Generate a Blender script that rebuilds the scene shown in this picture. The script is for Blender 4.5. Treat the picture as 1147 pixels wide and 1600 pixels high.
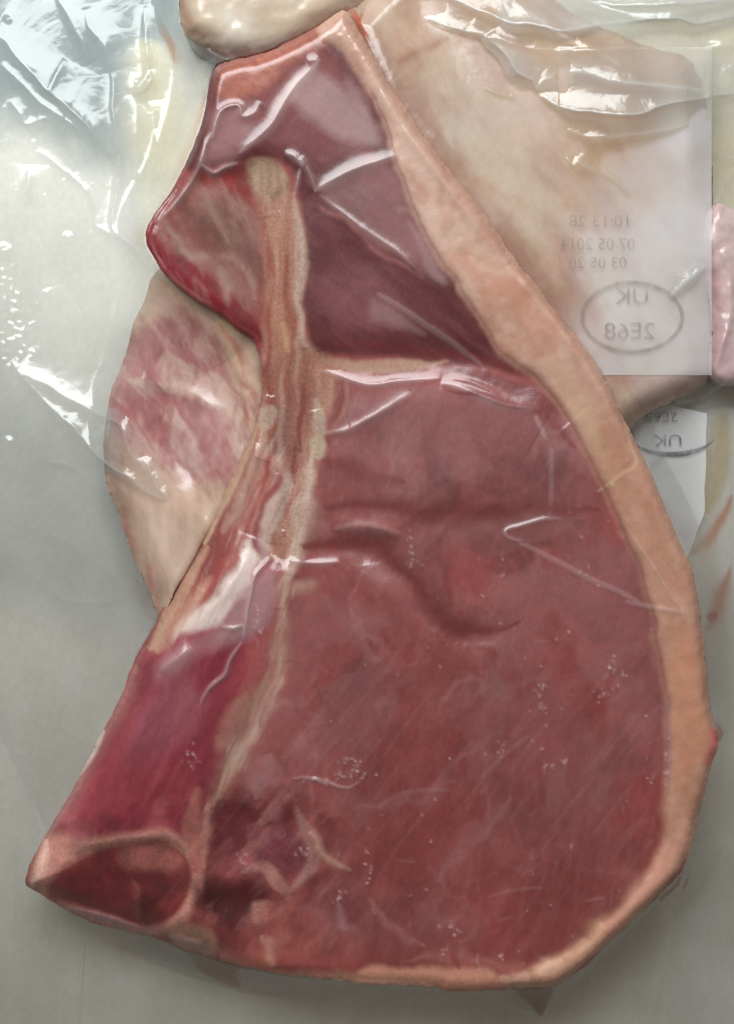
import bpy, math, random
import numpy as np
from mathutils import Vector

for o in list(bpy.data.objects):
    bpy.data.objects.remove(o)
sc = bpy.context.scene
COL = sc.collection

# ------------------------------------------------------------------ camera
D = 0.36                 # camera height above the counter (m)
U = 0.000147             # metres per photo pixel on the counter
CX, CY = 573.5, 800.0
cam = bpy.data.cameras.new('camera')
cam.sensor_fit = 'VERTICAL'
cam.sensor_height = 24.0
cam.lens = 24.0 * D / (1600 * U)
cam.clip_start, cam.clip_end = 0.01, 50.0
cam.dof.use_dof = True
cam.dof.focus_distance = D - 0.022
cam.dof.aperture_fstop = 16.0
camo = bpy.data.objects.new('camera', cam)
camo.location = (0, 0, D)
COL.objects.link(camo)
sc.camera = camo

# ------------------------------------------------------------------ room light
w = bpy.data.worlds.new('World')
sc.world = w
w.use_nodes = True
bg = w.node_tree.nodes['Background']
bg.inputs['Color'].default_value = (1.0, 0.93, 0.82, 1)
bg.inputs['Strength'].default_value = 0.21


def area(name, loc, target, sx, sy, power, col):
    l = bpy.data.lights.new(name, 'AREA')
    l.shape = 'RECTANGLE'
    l.size, l.size_y = sx, sy
    l.energy = power
    l.color = col
    o = bpy.data.objects.new(name, l)
    o.location = loc
    o.rotation_euler = (Vector(target) - Vector(loc)).to_track_quat('-Z', 'Y').to_euler()
    COL.objects.link(o)
    return o


area('kitchen_window', (-0.14, 0.53, 0.56), (0, 0.02, 0.02), 0.80, 0.40, 9.6, (0.92, 0.985, 1.0))

sc.view_settings.view_transform = 'Standard'
sc.view_settings.look = 'None'
sc.view_settings.exposure = 0.0
sc.view_settings.gamma = 1.0
sc.cycles.transparent_max_bounces = 24
sc.cycles.max_bounces = 8
sc.cycles.caustics_reflective = False
sc.cycles.caustics_refractive = False
try:
    sc.cycles.use_denoising = True
except Exception:
    pass

MM = 0.001


# ------------------------------------------------------------------ numeric helpers
def unproj(px, py, zmm):
    """photo pixel and height above the counter (mm) -> metres"""
    z = np.asarray(zmm, float) * MM
    f = U * (D - z) / D
    return (px - CX) * f, (CY - py) * f, z


def lin(c):
    c = np.asarray(c, float) / 255.0
    return np.where(c <= 0.04045, c / 12.92, ((c + 0.055) / 1.055) ** 2.4)


def illum(y):
    return float(np.interp(y, [0, 400, 800, 1200, 1450, 1600], [1.30, 1.28, 1.16, 1.00, 0.86, 0.78]))


def alb(c, y=800):
    return np.clip(lin(c) / illum(y), 0.003, 0.9)


def sstep(a, b, x):
    t = np.clip((x - a) / (b - a), 0, 1)
    return t * t * (3 - 2 * t)


_T = {}


def vnoise(x, y, seed=0):
    if seed not in _T:
        _T[seed] = np.random.RandomState(seed + 11).rand(256, 256)
    T = _T[seed]
    xi, yi = np.floor(x).astype(int), np.floor(y).astype(int)
    fx, fy = x - xi, y - yi
    fx = fx * fx * fx * (fx * (fx * 6 - 15) + 10)
    fy = fy * fy * fy * (fy * (fy * 6 - 15) + 10)
    a, b = xi & 255, yi & 255
    a1, b1 = (xi + 1) & 255, (yi + 1) & 255
    return (T[b, a] * (1 - fx) + T[b, a1] * fx) * (1 - fy) + (T[b1, a] * (1 - fx) + T[b1, a1] * fx) * fy


def fbm(x, y, scale, octv=4, seed=0, gain=0.5):
    s, amp, tot = 0, 1.0, 0
    f = 1.0 / scale
    for i in range(octv):
        s = s + amp * (vnoise(x * f + 17.3 * i, y * f - 9.1 * i, seed + i) - 0.5)
        tot += amp
        amp *= gain
        f *= 2.03
    return s / tot * 2


def crumple(x, y, scale, n, seed, warp=0.6):
    """sum of triangle waves in several directions over warped coordinates: flat facets with sharp creases"""
    r = np.random.RandomState(seed)
    wx = x + warp * scale * fbm(x, y, scale * 2.2, 2, seed + 50)
    wy = y + warp * scale * fbm(x, y, scale * 2.2, 2, seed + 60)
    s = 0
    for i in range(n):
        a = r.rand() * math.pi
        l = scale * (0.6 + 1.1 * r.rand())
        t = (wx * math.cos(a) + wy * math.sin(a)) / l + r.rand() * 10
        m = 0.35 + 0.65 * vnoise(x / (scale * 1.7) + i * 3.1, y / (scale * 1.7), seed + 70 + i)
        s = s + (np.abs((t % 1.0) - 0.5) * 4 - 1) * m * (l / scale)
    return s / n


def voronoi(x, y, scale, seed):
    x, y = x / scale, y / scale
    r = np.random.RandomState(seed)
    JX, JY, ID = r.rand(128, 128), r.rand(128, 128), r.rand(128, 128)
    xi, yi = np.floor(x).astype(int), np.floor(y).astype(int)
    f1 = np.full(x.shape, 9.0)
    f2 = np.full(x.shape, 9.0)
    cid = np.zeros(x.shape)
    for dx in (-1, 0, 1):
        for dy in (-1, 0, 1):
            a, b = (xi + dx) & 127, (yi + dy) & 127
            d = np.hypot(xi + dx + JX[b, a] - x, yi + dy + JY[b, a] - y)
            nearer = d < f1
            f2 = np.where(nearer, f1, np.minimum(f2, d))
            cid = np.where(nearer, ID[b, a], cid)
            f1 = np.where(nearer, d, f1)
    return f1, f2, cid


def curve(pts, n=5, closed=False):
    p = np.array(pts, float)
    if len(p) < 3:
        return p
    out = []
    m = len(p)
    for i in range(m if closed else m - 1):
        if closed:
            a, b, c, d = p[(i - 1) % m], p[i], p[(i + 1) % m], p[(i + 2) % m]
        else:
            a, b, c, d = p[max(i - 1, 0)], p[i], p[i + 1], p[min(i + 2, m - 1)]
        for k in range(n):
            t = k / n
            out.append(0.5 * (2 * b + (c - a) * t + (2 * a - 5 * b + 4 * c - d) * t * t + (-a + 3 * b - 3 * c + d) * t ** 3))
    if not closed:
        out.append(p[-1])
    return np.array(out)


def dpoly(X, Y, p, closed):
    """distance to a polyline, share of its length, side"""
    m = len(p)
    d2 = np.full(X.shape, 1e12)
    tt = np.zeros(X.shape)
    side = np.zeros(X.shape)
    q = np.vstack([p, p[:1]]) if closed else p
    L = np.concatenate([[0], np.cumsum(np.hypot(*(q[1:] - q[:-1]).T))])
    tot = max(L[-1], 1e-6)
    for i in range(len(q) - 1):
        a, e = q[i], q[i + 1] - q[i]
        ll = e @ e
        if ll < 1e-9:
            continue
        t = np.clip(((X - a[0]) * e[0] + (Y - a[1]) * e[1]) / ll, 0, 1)
        rx, ry = X - a[0] - t * e[0], Y - a[1] - t * e[1]
        dd = rx * rx + ry * ry
        nr = dd < d2
        d2 = np.where(nr, dd, d2)
        tt = np.where(nr, (L[i] + t * math.sqrt(ll)) / tot, tt)
        side = np.where(nr, np.sign(e[0] * ry - e[1] * rx), side)
    return np.sqrt(d2), tt, side


def inside(X, Y, p):
    r = np.zeros(X.shape, bool)
    j = len(p) - 1
    for i in range(len(p)):
        (xi, yi), (xj, yj) = p[i], p[j]
        if yi != yj:
            c = ((yi > Y) != (yj > Y)) & (X < (xj - xi) * (Y - yi) / (yj - yi) + xi)
            r ^= c
        j = i
    return r


def sdf(X, Y, pts, smooth=4):
    p = curve(pts, smooth, True) if smooth > 1 else np.array(pts, float)
    d, t, s = dpoly(X, Y, p, True)
    return np.where(inside(X, Y, p), d, -d)


class Grid:
    """a sheet of points over the photo plane: relief h (mm), colour, trapped air and painted veil, tint"""

    def __init__(s, x0, x1, y0, y1, step, base=(140, 84, 84)):
        s.x0, s.y0, s.step = x0, y0, step
        s.nx, s.ny = int((x1 - x0) / step) + 1, int((y1 - y0) / step) + 1
        s.X, s.Y = np.meshgrid(x0 + step * np.arange(s.nx, dtype=float), y0 + step * np.arange(s.ny, dtype=float))
        s.h = np.zeros(s.X.shape)
        s.col = np.zeros(s.X.shape + (3,)) + alb(base)
        s.air = np.zeros(s.X.shape)
        s.tint = np.ones(s.X.shape + (3,))
        s.WX = fbm(s.X, s.Y, 42, 3, 301, 0.4)
        s.WY = fbm(s.X, s.Y, 42, 3, 311, 0.4)

    def box(s, p, m):
        x0, y0 = p.min(0) - m
        x1, y1 = p.max(0) + m
        i0, i1 = max(int((x0 - s.x0) / s.step), 0), min(int((x1 - s.x0) / s.step) + 2, s.nx)
        j0, j1 = max(int((y0 - s.y0) / s.step), 0), min(int((y1 - s.y0) / s.step) + 2, s.ny)
        if i1 <= i0 or j1 <= j0:
            return None
        return (slice(j0, j1), slice(i0, i1))

    def poly(s, pts, f=4, warp=0, smooth=4):
        p = curve(pts, smooth, True) if smooth > 1 else np.array(pts, float)
        sl = s.box(p, f + abs(warp) * 2 + 3)
        if sl is None:
            return None, None
        X, Y = s.X[sl] + warp * s.WX[sl], s.Y[sl] + warp * s.WY[sl]
        d, _, _ = dpoly(X, Y, p, True)
        d = np.where(inside(X, Y, p), d, -d)
        return sl, sstep(-f, f, d)

    def line(s, pts, w, f=None, warp=0, taper=0.5, smooth=5):
        """stroke mask: half width w (number or list along the line), soft edge f"""
        p = curve(pts, smooth)
        wm = max(w) if isinstance(w, (list, tuple)) else w
        f = wm * 0.6 if f is None else f
        sl = s.box(p, wm + f + abs(warp) * 2 + 3)
        if sl is None:
            return None, None
        d, t, sd = dpoly(s.X[sl] + warp * s.WX[sl], s.Y[sl] + warp * s.WY[sl], p, False)
        ww = np.interp(t, np.linspace(0, 1, len(w)), w) if isinstance(w, (list, tuple)) else w
        if taper:
            ww = ww * np.clip(np.sin(np.pi * np.clip(t, 0, 1)), 0, 1) ** taper
        m = 1 - sstep(ww - f * 0.5, ww + f * 0.5, d) if f < wm else np.exp(-(d / np.maximum(ww, 0.5)) ** 2)
        return sl, m

    def paint(s, c, sm, op=1.0, y=None):
        sl, m = sm
        if sl is None:
            return
        yy = y if y is not None else float(s.Y[sl].mean())
        m = (m * op)[..., None]
        s.col[sl] = s.col[sl] * (1 - m) + alb(c, yy) * m

    def fog(s, sm, v):
        sl, m = sm
        if sl is not None:
            s.air[sl] = s.air[sl] + v * m

    def lift(s, sm, v):
        sl, m = sm
        if sl is not None:
            s.h[sl] = s.h[sl] + v * m

    def dye(s, c, sm, op=1.0):
        sl, m = sm
        if sl is not None:
            m = (m * op)[..., None]
            s.tint[sl] = s.tint[sl] * (1 - m) + np.array(c) * m

    def ridge(s, pts, amp, wd, pw=1.4, warp=0, taper=0.6, smooth=5, skew=0.0):
        """a raised fold in the film: amp mm high, wd px wide; skew steepens one side"""
        p = curve(pts, smooth)
        sl = s.box(p, wd * 3.5 + abs(warp) * 2)
        if sl is None:
            return
        d, t, sd = dpoly(s.X[sl] + warp * s.WX[sl], s.Y[sl] + warp * s.WY[sl], p, False)
        k = wd * (1 + skew * sd)
        tp = np.clip(np.sin(np.pi * np.clip(t, 0, 1)), 0, 1) ** taper if taper else 1
        s.h[sl] = s.h[sl] + amp * np.exp(-(d / k) ** pw) * tp

    def sample(s, A, x, y):
        fx = np.clip((x - s.x0) / s.step, 0, s.nx - 1.001)
        fy = np.clip((y - s.y0) / s.step, 0, s.ny - 1.001)
        i, j = fx.astype(int), fy.astype(int)
        a, b = fx - i, fy - j
        return (A[j, i] * (1 - a) + A[j, i + 1] * a) * (1 - b) + (A[j + 1, i] * (1 - a) + A[j + 1, i + 1] * a) * b


def build_mesh(name, co, faces, attrs, mat, parent=None, smooth=True, normals=None):
    me = bpy.data.meshes.new(name)
    nv, nf = len(co), len(faces)
    me.vertices.add(nv)
    me.vertices.foreach_set('co', np.ascontiguousarray(co, np.float32).ravel())
    k = faces.shape[1]
    me.loops.add(nf * k)
    me.loops.foreach_set('vertex_index', np.ascontiguousarray(faces, np.int32).ravel())
    me.polygons.add(nf)
    me.polygons.foreach_set('loop_start', np.arange(0, nf * k, k, dtype=np.int32))
    me.polygons.foreach_set('loop_total', np.full(nf, k, np.int32))
    me.update(calc_edges=True)
    me.polygons.foreach_set('use_smooth', np.full(nf, smooth))
    for an, a in attrs.items():
        if a.ndim == 2:
            at = me.attributes.new(an, 'FLOAT_COLOR', 'POINT')
            at.data.foreach_set('color', np.ascontiguousarray(np.hstack([a, np.ones((nv, 1))]), np.float32).ravel())
        else:
            at = me.attributes.new(an, 'FLOAT', 'POINT')
            at.data.foreach_set('value', np.ascontiguousarray(a, np.float32))
    me.materials.append(mat)
    if normals is not None:
        me.normals_split_custom_set_from_vertices(normals.astype(np.float32))
    o = bpy.data.objects.new(name, me)
    COL.objects.link(o)
    if parent:
        o.parent = parent
    return o


def grid_faces(mask_f, nx):
    j, i = np.nonzero(mask_f)
    a = j * nx + i
    return np.stack([a, a + nx, a + nx + 1, a + 1], 1)


def compact(faces, *arrs):
    used, inv = np.unique(faces, return_inverse=True)
    return inv.reshape(faces.shape), used, [a[used] for a in arrs]


def tag(o, label=None, cat=None, group=None, kind=None):
    for k, v in (('label', label), ('category', cat), ('group', group), ('kind', kind)):
        if v:
            o[k] = v
    return o


def empty(name, loc):
    o = bpy.data.objects.new(name, None)
    o.location = loc
    o.empty_display_size = 0.01
    COL.objects.link(o)
    return o


# ------------------------------------------------------------------ materials
def newmat(name):
    m = bpy.data.materials.new(name)
    m.use_nodes = True
    nt = m.node_tree
    nt.nodes.clear()
    out = nt.nodes.new('ShaderNodeOutputMaterial')
    return m, nt, out


def nd(nt, t, **kw):
    n = nt.nodes.new(t)
    for k, v in kw.items():
        setattr(n, k, v)
    return n


def math_node(nt, op, a, b=None):
    n = nt.nodes.new('ShaderNodeMath')
    n.operation = op
    for i, v in enumerate((a, b)):
        if v is None:
            continue
        if isinstance(v, (int, float)):
            n.inputs[i].default_value = v
        else:
            nt.links.new(v, n.inputs[i])
    return n.outputs[0]


def meat_material(name, grain=0.25, coat_rough=0.11, grain_scale=1400, stretch=(1, 1, 1), rough=0.42):
    m, nt, out = newmat(name)
    L = nt.links
    at = nd(nt, 'ShaderNodeAttribute', attribute_name='tone')
    ai = nd(nt, 'ShaderNodeAttribute', attribute_name='air')
    tc = nd(nt, 'ShaderNodeTexCoord')
    mp = nd(nt, 'ShaderNodeMapping')
    mp.inputs['Scale'].default_value = stretch
    L.new(tc.outputs['Object'], mp.inputs['Vector'])
    n1 = nd(nt, 'ShaderNodeTexNoise')
    n1.inputs['Scale'].default_value = grain_scale
    n1.inputs['Detail'].default_value = 4
    n1.inputs['Roughness'].default_value = 0.6
    L.new(mp.outputs[0], n1.inputs['Vector'])
    mr = nd(nt, 'ShaderNodeMapRange')
    mr.inputs['From Min'].default_value = 0.25
    mr.inputs['From Max'].default_value = 0.75
    mr.inputs['To Min'].default_value = 1 - grain
    mr.inputs['To Max'].default_value = 1 + grain
    L.new(n1.outputs[0], mr.inputs['Value'])
    mul = nd(nt, 'ShaderNodeVectorMath', operation='SCALE')
    L.new(at.outputs['Color'], mul.inputs[0])
    L.new(mr.outputs[0], mul.inputs['Scale'])
    # lifted film looks milky; its reflected veil is mixed into the colour
    mx = nd(nt, 'ShaderNodeMix', data_type='RGBA')
    mx.inputs['B'].default_value = (0.56, 0.41, 0.41, 1)
    L.new(ai.outputs['Fac'], mx.inputs['Factor'])
    L.new(mul.outputs[0], mx.inputs['A'])
    p = nd(nt, 'ShaderNodeBsdfPrincipled')
    L.new(mx.outputs['Result'], p.inputs['Base Color'])
    p.inputs['Roughness'].default_value = rough
    p.inputs['Specular IOR Level'].default_value = 0.15
    p.inputs['Coat Weight'].default_value = 1.0
    p.inputs['Coat Roughness'].default_value = coat_rough
    p.inputs['Coat IOR'].default_value = 1.5
    bp = nd(nt, 'ShaderNodeBump')
    bp.inputs['Strength'].default_value = 0.25
    bp.inputs['Distance'].default_value = 0.0004
    L.new(n1.outputs[0], bp.inputs['Height'])
    L.new(bp.outputs[0], p.inputs['Normal'])
    # film's own fine creasing
    n2 = nd(nt, 'ShaderNodeTexNoise')
    n2.inputs['Scale'].default_value = 260
    n2.inputs['Detail'].default_value = 3
    n2.inputs['Distortion'].default_value = 1.4
    L.new(tc.outputs['Object'], n2.inputs['Vector'])
    b2 = nd(nt, 'ShaderNodeBump')
    b2.inputs['Strength'].default_value = 0.07
    b2.inputs['Distance'].default_value = 0.0006
    L.new(n2.outputs[0], b2.inputs['Height'])
    L.new(b2.outputs[0], p.inputs['Coat Normal'])
    L.new(p.outputs[0], out.inputs['Surface'])
    return m


M_MUSCLE = meat_material('muscle', 0.13, 0.2, 1000, (1, 0.6, 1), 0.34)
M_FAT = meat_material('fat', 0.05, 0.18, 700, (1, 0.7, 1), 0.5)
M_BONE = meat_material('bone', 0.22, 0.10, 1500, (1, 1, 1), 0.5)


def film_material():
    m, nt, out = newmat('clear_film')
    L = nt.links
    tn = nd(nt, 'ShaderNodeAttribute', attribute_name='tint')
    hz = nd(nt, 'ShaderNodeAttribute', attribute_name='air')
    tr = nd(nt, 'ShaderNodeBsdfTransparent')
    L.new(tn.outputs['Color'], tr.inputs['Color'])
    df = nd(nt, 'ShaderNodeBsdfDiffuse')
    df.inputs['Color'].default_value = (0.72, 0.735, 0.73, 1)
    tl = nd(nt, 'ShaderNodeBsdfTranslucent')
    tl.inputs['Color'].default_value = (0.72, 0.735, 0.73, 1)
    m0 = nd(nt, 'ShaderNodeMixShader')
    m0.inputs[0].default_value = 0.35
    L.new(df.outputs[0], m0.inputs[1])
    L.new(tl.outputs[0], m0.inputs[2])
    m1 = nd(nt, 'ShaderNodeMixShader')
    L.new(hz.outputs['Fac'], m1.inputs[0])
    L.new(tr.outputs[0], m1.inputs[1])
    L.new(m0.outputs[0], m1.inputs[2])
    tc = nd(nt, 'ShaderNodeTexCoord')
    n2 = nd(nt, 'ShaderNodeTexNoise')
    n2.inputs['Scale'].default_value = 220
    n2.inputs['Detail'].default_value = 3
    n2.inputs['Distortion'].default_value = 1.2
    L.new(tc.outputs['Object'], n2.inputs['Vector'])
    b2 = nd(nt, 'ShaderNodeBump')
    b2.inputs['Strength'].default_value = 0.18
    b2.inputs['Distance'].default_value = 0.0007
    L.new(n2.outputs[0], b2.inputs['Height'])
    # a thin sheet reflects alike from both faces
    fr = nd(nt, 'ShaderNodeLayerWeight')
    fr.inputs['Blend'].default_value = 0.5
    L.new(b2.outputs[0], fr.inputs['Normal'])
    p5 = math_node(nt, 'POWER', fr.outputs['Facing'], 5.0)
    sch = math_node(nt, 'MULTIPLY_ADD', p5, 0.9)
    sch.node.inputs[2].default_value = 0.07
    g = nd(nt, 'ShaderNodeBsdfGlossy')
    g.inputs['Roughness'].default_value = 0.17
    L.new(b2.outputs[0], g.inputs['Normal'])
    fac = math_node(nt, 'MINIMUM', sch, 1.0)
    m2 = nd(nt, 'ShaderNodeMixShader')
    L.new(fac, m2.inputs[0])
    L.new(m1.outputs[0], m2.inputs[1])
    L.new(g.outputs[0], m2.inputs[2])
    L.new(m2.outputs[0], out.inputs['Surface'])
    return m


M_FILM = film_material()


def steel_material():
    m, nt, out = newmat('worn_steel')
    L = nt.links
    tc = nd(nt, 'ShaderNodeTexCoord')
    mp = nd(nt, 'ShaderNodeMapping')
    mp.inputs['Scale'].default_value = (1, 0.7, 1)
    L.new(tc.outputs['Object'], mp.inputs['Vector'])
    n1 = nd(nt, 'ShaderNodeTexNoise')
    n1.inputs['Scale'].default_value = 45
    n1.inputs['Detail'].default_value = 6
    n1.inputs['Roughness'].default_value = 0.62
    L.new(mp.outputs[0], n1.inputs['Vector'])
    n3 = nd(nt, 'ShaderNodeTexNoise')
    n3.inputs['Scale'].default_value = 900
    n3.inputs['Detail'].default_value = 3
    L.new(mp.outputs[0], n3.inputs['Vector'])
    cr = nd(nt, 'ShaderNodeValToRGB')
    cr.color_ramp.elements[0].position = 0.3
    cr.color_ramp.elements[0].color = (0.51, 0.485, 0.43, 1)
    cr.color_ramp.elements[1].position = 0.72
    cr.color_ramp.elements[1].color = (0.62, 0.60, 0.55, 1)
    L.new(n1.outputs[0], cr.inputs[0])
    sc_ = nd(nt, 'ShaderNodeMapRange')
    sc_.inputs['From Min'].default_value = 0.3
    sc_.inputs['From Max'].default_value = 0.7
    sc_.inputs['To Min'].default_value = 0.96
    sc_.inputs['To Max'].default_value = 1.04
    L.new(n3.outputs[0], sc_.inputs['Value'])
    mul = nd(nt, 'ShaderNodeVectorMath', operation='SCALE')
    L.new(cr.outputs[0], mul.inputs[0])
    L.new(sc_.outputs[0], mul.inputs['Scale'])
    p = nd(nt, 'ShaderNodeBsdfPrincipled')
    L.new(mul.outputs[0], p.inputs['Base Color'])
    p.inputs['Metallic'].default_value = 0.85
    rr = nd(nt, 'ShaderNodeMapRange')
    rr.inputs['To Min'].default_value = 0.50
    rr.inputs['To Max'].default_value = 0.59
    L.new(n1.outputs[0], rr.inputs['Value'])
    L.new(rr.outputs[0], p.inputs['Roughness'])
    b = nd(nt, 'ShaderNodeBump')
    b.inputs['Strength'].default_value = 0.15
    b.inputs['Distance'].default_value = 0.0003
    L.new(n1.outputs[0], b.inputs['Height'])
    L.new(b.outputs[0], p.inputs['Normal'])
    L.new(p.outputs[0], out.inputs['Surface'])
    return m


M_STEEL = steel_material()


def label_material():
    m, nt, out = newmat('thin_label')
    L = nt.links
    p = nd(nt, 'ShaderNodeBsdfPrincipled')
    p.inputs['Base Color'].default_value = (0.86, 0.85, 0.87, 1)
    p.inputs['Roughness'].default_value = 0.4
    p.inputs['Coat Weight'].default_value = 0.8
    p.inputs['Coat Roughness'].default_value = 0.12
    t = nd(nt, 'ShaderNodeBsdfTransparent')
    mx = nd(nt, 'ShaderNodeMixShader')
    at = nd(nt, 'ShaderNodeAttribute', attribute_name='air')
    L.new(at.outputs['Fac'], mx.inputs[0])
    L.new(t.outputs[0], mx.inputs[1])
    L.new(p.outputs[0], mx.inputs[2])
    L.new(mx.outputs[0], out.inputs['Surface'])
    return m


M_LABEL = label_material()


def ink_material(name, col, a):
    m, nt, out = newmat(name)
    d = nd(nt, 'ShaderNodeBsdfDiffuse')
    d.inputs['Color'].default_value = (*col, 1)
    t = nd(nt, 'ShaderNodeBsdfTransparent')
    mx = nd(nt, 'ShaderNodeMixShader')
    mx.inputs[0].default_value = a
    tc = nd(nt, 'ShaderNodeTexCoord')
    n = nd(nt, 'ShaderNodeTexNoise')
    n.inputs['Scale'].default_value = 500
    nt.links.new(tc.outputs['Object'], n.inputs['Vector'])
    f = math_node(nt, 'MULTIPLY', n.outputs[0], a * 2)
    f = math_node(nt, 'MINIMUM', f, 1.0)
    nt.links.new(f, mx.inputs[0])
    nt.links.new(t.outputs[0], mx.inputs[1])
    nt.links.new(d.outputs[0], mx.inputs[2])
    nt.links.new(mx.outputs[0], out.inputs['Surface'])
    return m


M_INK = ink_material('faint_ink', (0.17, 0.13, 0.12), 0.28)
M_INK2 = ink_material('dark_ink', (0.05, 0.05, 0.07), 0.5)

# ------------------------------------------------------------------ counter
cg = Grid(-900, 2050, -900, 2500, 50)
cx, cy, cz = unproj(cg.X, cg.Y, np.zeros(cg.X.shape))
cf = grid_faces(np.ones((cg.ny - 1, cg.nx - 1), bool), cg.nx)
counter = build_mesh('counter', np.stack([cx.ravel(), cy.ravel(), cz.ravel()], 1), cf, {}, M_STEEL)
tag(counter, kind='structure')
sx = np.array([133, 131, 128, 124, 122])
sy = np.array([1470, 1510, 1550, 1600, 1680])
sw = np.array([0.2, 0.4, 0.6, 0.5, 0.5])
a_ = unproj(sx - sw, sy, np.full(5, 0.05))
b_ = unproj(sx + sw, sy, np.full(5, 0.05))
k_ = np.arange(4)
scratch_m, nt_, out_ = newmat('scratch_dirt')
d_ = nd(nt_, 'ShaderNodeBsdfDiffuse')
d_.inputs['Color'].default_value = (0.30, 0.29, 0.265, 1)
nt_.links.new(d_.outputs[0], out_.inputs['Surface'])
build_mesh('scratch', np.concatenate([np.stack(a_, 1), np.stack(b_, 1)]), np.stack([k_, k_ + 1, k_ + 6, k_ + 5], 1), {}, scratch_m, counter)


# ------------------------------------------------------------------ slabs of meat
def slab(root_name, G, outline, parts, ztop, zbot, label, cat, group, round_px=24, clip=None, shoulder=1.0, smooth=3, ragged=3.0):
    """G.h holds the relief; ztop/zbot functions of (x, y) in mm; parts: list of (name, polygon or mask fn, material)"""
    p = curve(outline, smooth, True)
    d, t, _ = dpoly(G.X, G.Y, p, True)
    s = np.where(inside(G.X, G.Y, p), d, -d)
    s = s + np.exp(-np.abs(s) / 30) * (ragged * fbm(G.X, G.Y, 34, 4, 601, 0.6) + 2.0 * ragged * fbm(G.X, G.Y, 110, 2, 611))
    s_own = s
    if clip is not None:
        s = np.minimum(s, clip)
    g = G.step
    gy, gx = np.gradient(s, g)
    X, Y = G.X.copy(), G.Y.copy()
    mv = (s < 0.0) & (s > -2.2 * g)
    g2 = np.maximum(gx * gx + gy * gy, 0.6)
    X[mv] -= (gx * s / g2)[mv]
    Y[mv] -= (gy * s / g2)[mv]
    sc_ = np.clip(s_own, 0, None)
    r = round_px
    rm = r * U * 1000 * shoulder
    drop = np.where(sc_ < r, rm * 0.62 * (1 - sc_ / r) ** 2.3, 0)
    Z = ztop(X, Y) + G.h * sstep(0, 10, sc_) - drop
    ok = s > -1.5 * g
    fm = ok[:-1, :-1] & ok[1:, :-1] & ok[:-1, 1:] & ok[1:, 1:]
    wx, wy, wz = unproj(X, Y, Z)
    co = np.stack([wx.ravel(), wy.ravel(), wz.ravel()], 1)
    Xb, Yb = X + gx * 0.0, Y
    bx, by, bz = wx, wy, zbot(X, Y) * MM
    cob = np.stack([(bx * 0.985 + np.nanmean(bx[ok]) * 0.015).ravel(), (by * 0.985 + np.nanmean(by[ok]) * 0.015).ravel(), bz.ravel()], 1)
    pid = np.zeros(G.X.shape, int)
    for k, (nm, ar, mt) in enumerate(parts):
        if ar is None:
            continue
        msk = ar(G, s, t) if callable(ar) else inside(G.X, G.Y, curve(ar, 4, True))
        pid[msk] = k
    fid = pid[:-1, :-1]
    root = empty(root_name, (0, 0, 0))
    tag(root, label, cat, group)
    colr = G.col.reshape(-1, 3)
    air = np.clip(G.air, 0, 0.9).ravel()
    nv = co.shape[0]
    made = {}
    P3 = np.stack([wx, wy, wz], 2)
    du = np.gradient(P3, axis=1)
    dv = np.gradient(P3, axis=0)
    nrm = np.cross(dv, du)
    nrm /= np.linalg.norm(nrm, axis=2, keepdims=True) + 1e-12
    nrm[s < g * 1.2] = 0
    nrm = nrm.reshape(-1, 3)
    for k, (nm, ar, mt) in enumerate(parts):
        f = grid_faces(fm & (fid == k), G.nx)
        if len(f) < 4:
            continue
        e = np.concatenate([f[:, [0, 1]], f[:, [1, 2]], f[:, [2, 3]], f[:, [3, 0]]])
        key = np.sort(e, 1)
        kk = key[:, 0].astype(np.int64) * nv + key[:, 1]
        u, first, cnt = np.unique(kk, return_index=True, return_counts=True)
        be = e[first[cnt == 1]]
        wall = np.stack([be[:, 1] + nv, be[:, 0] + nv, be[:, 0] + 2 * nv, be[:, 1] + 2 * nv], 1)
        F = np.concatenate([f, wall])
        F2, used, (c2, a2, t2, n2) = compact(F, np.concatenate([co, co, cob]), np.concatenate([air, air, air * 0]), np.concatenate([colr, colr, colr]), np.concatenate([nrm, nrm * 0, nrm * 0]))
        made[nm] = build_mesh(nm, c2, F2, {'tone': t2, 'air': a2}, mt, root, True, n2)
    for child, par in (('rind', 'fat_rim'), ('marrow', 'vertebra_bone')):
        if child in made and par in made:
            made[child].parent = made[par]
    zz = np.where(s > -1.0, Z, -99)
    return root, s, zz


# =========================================================== the top chop
A_OUT = [(540, 18), (565, 58), (600, 118), (640, 178), (680, 234), (720, 290), (760, 345), (800, 395), (840, 445), (880, 495), (915, 545), (945, 590),
         (970, 635), (990, 682), (1010, 730), (1030, 775), (1050, 820), (1068, 860), (1085, 905), (1096, 950), (1103, 1000), (1107, 1050), (1111, 1100),
         (1119, 1140), (1122, 1165), (1112, 1200), (1098, 1255), (1083, 1310), (1066, 1362), (1040, 1392), (1000, 1432), (960, 1470), (920, 1506), (890, 1530),
         (868, 1543), (840, 1545), (800, 1545), (760, 1546), (722, 1548), (700, 1547), (680, 1541), (600, 1537), (540, 1533), (480, 1528), (440, 1526),
         (390, 1514), (330, 1496), (280, 1482), (230, 1464), (180, 1451), (140, 1440), (105, 1425), (80, 1410), (60, 1397), (40, 1384), (45, 1358),
         (60, 1322), (75, 1295), (95, 1262), (120, 1215), (145, 1172), (165, 1138), (190, 1090), (205, 1050), (220, 1015), (250, 960), (280, 905), (310, 850),
         (340, 795), (365, 745), (386, 700), (400, 660), (408, 620), (408, 580), (406, 553), (396, 530), (370, 514), (340, 490), (300, 465), (265, 436),
         (240, 405), (228, 375), (232, 350), (255, 312), (280, 270), (300, 222), (315, 180), (325, 140), (336, 108), (360, 96), (400, 86), (450, 66),
         (500, 40), (524, 22)]
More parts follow.
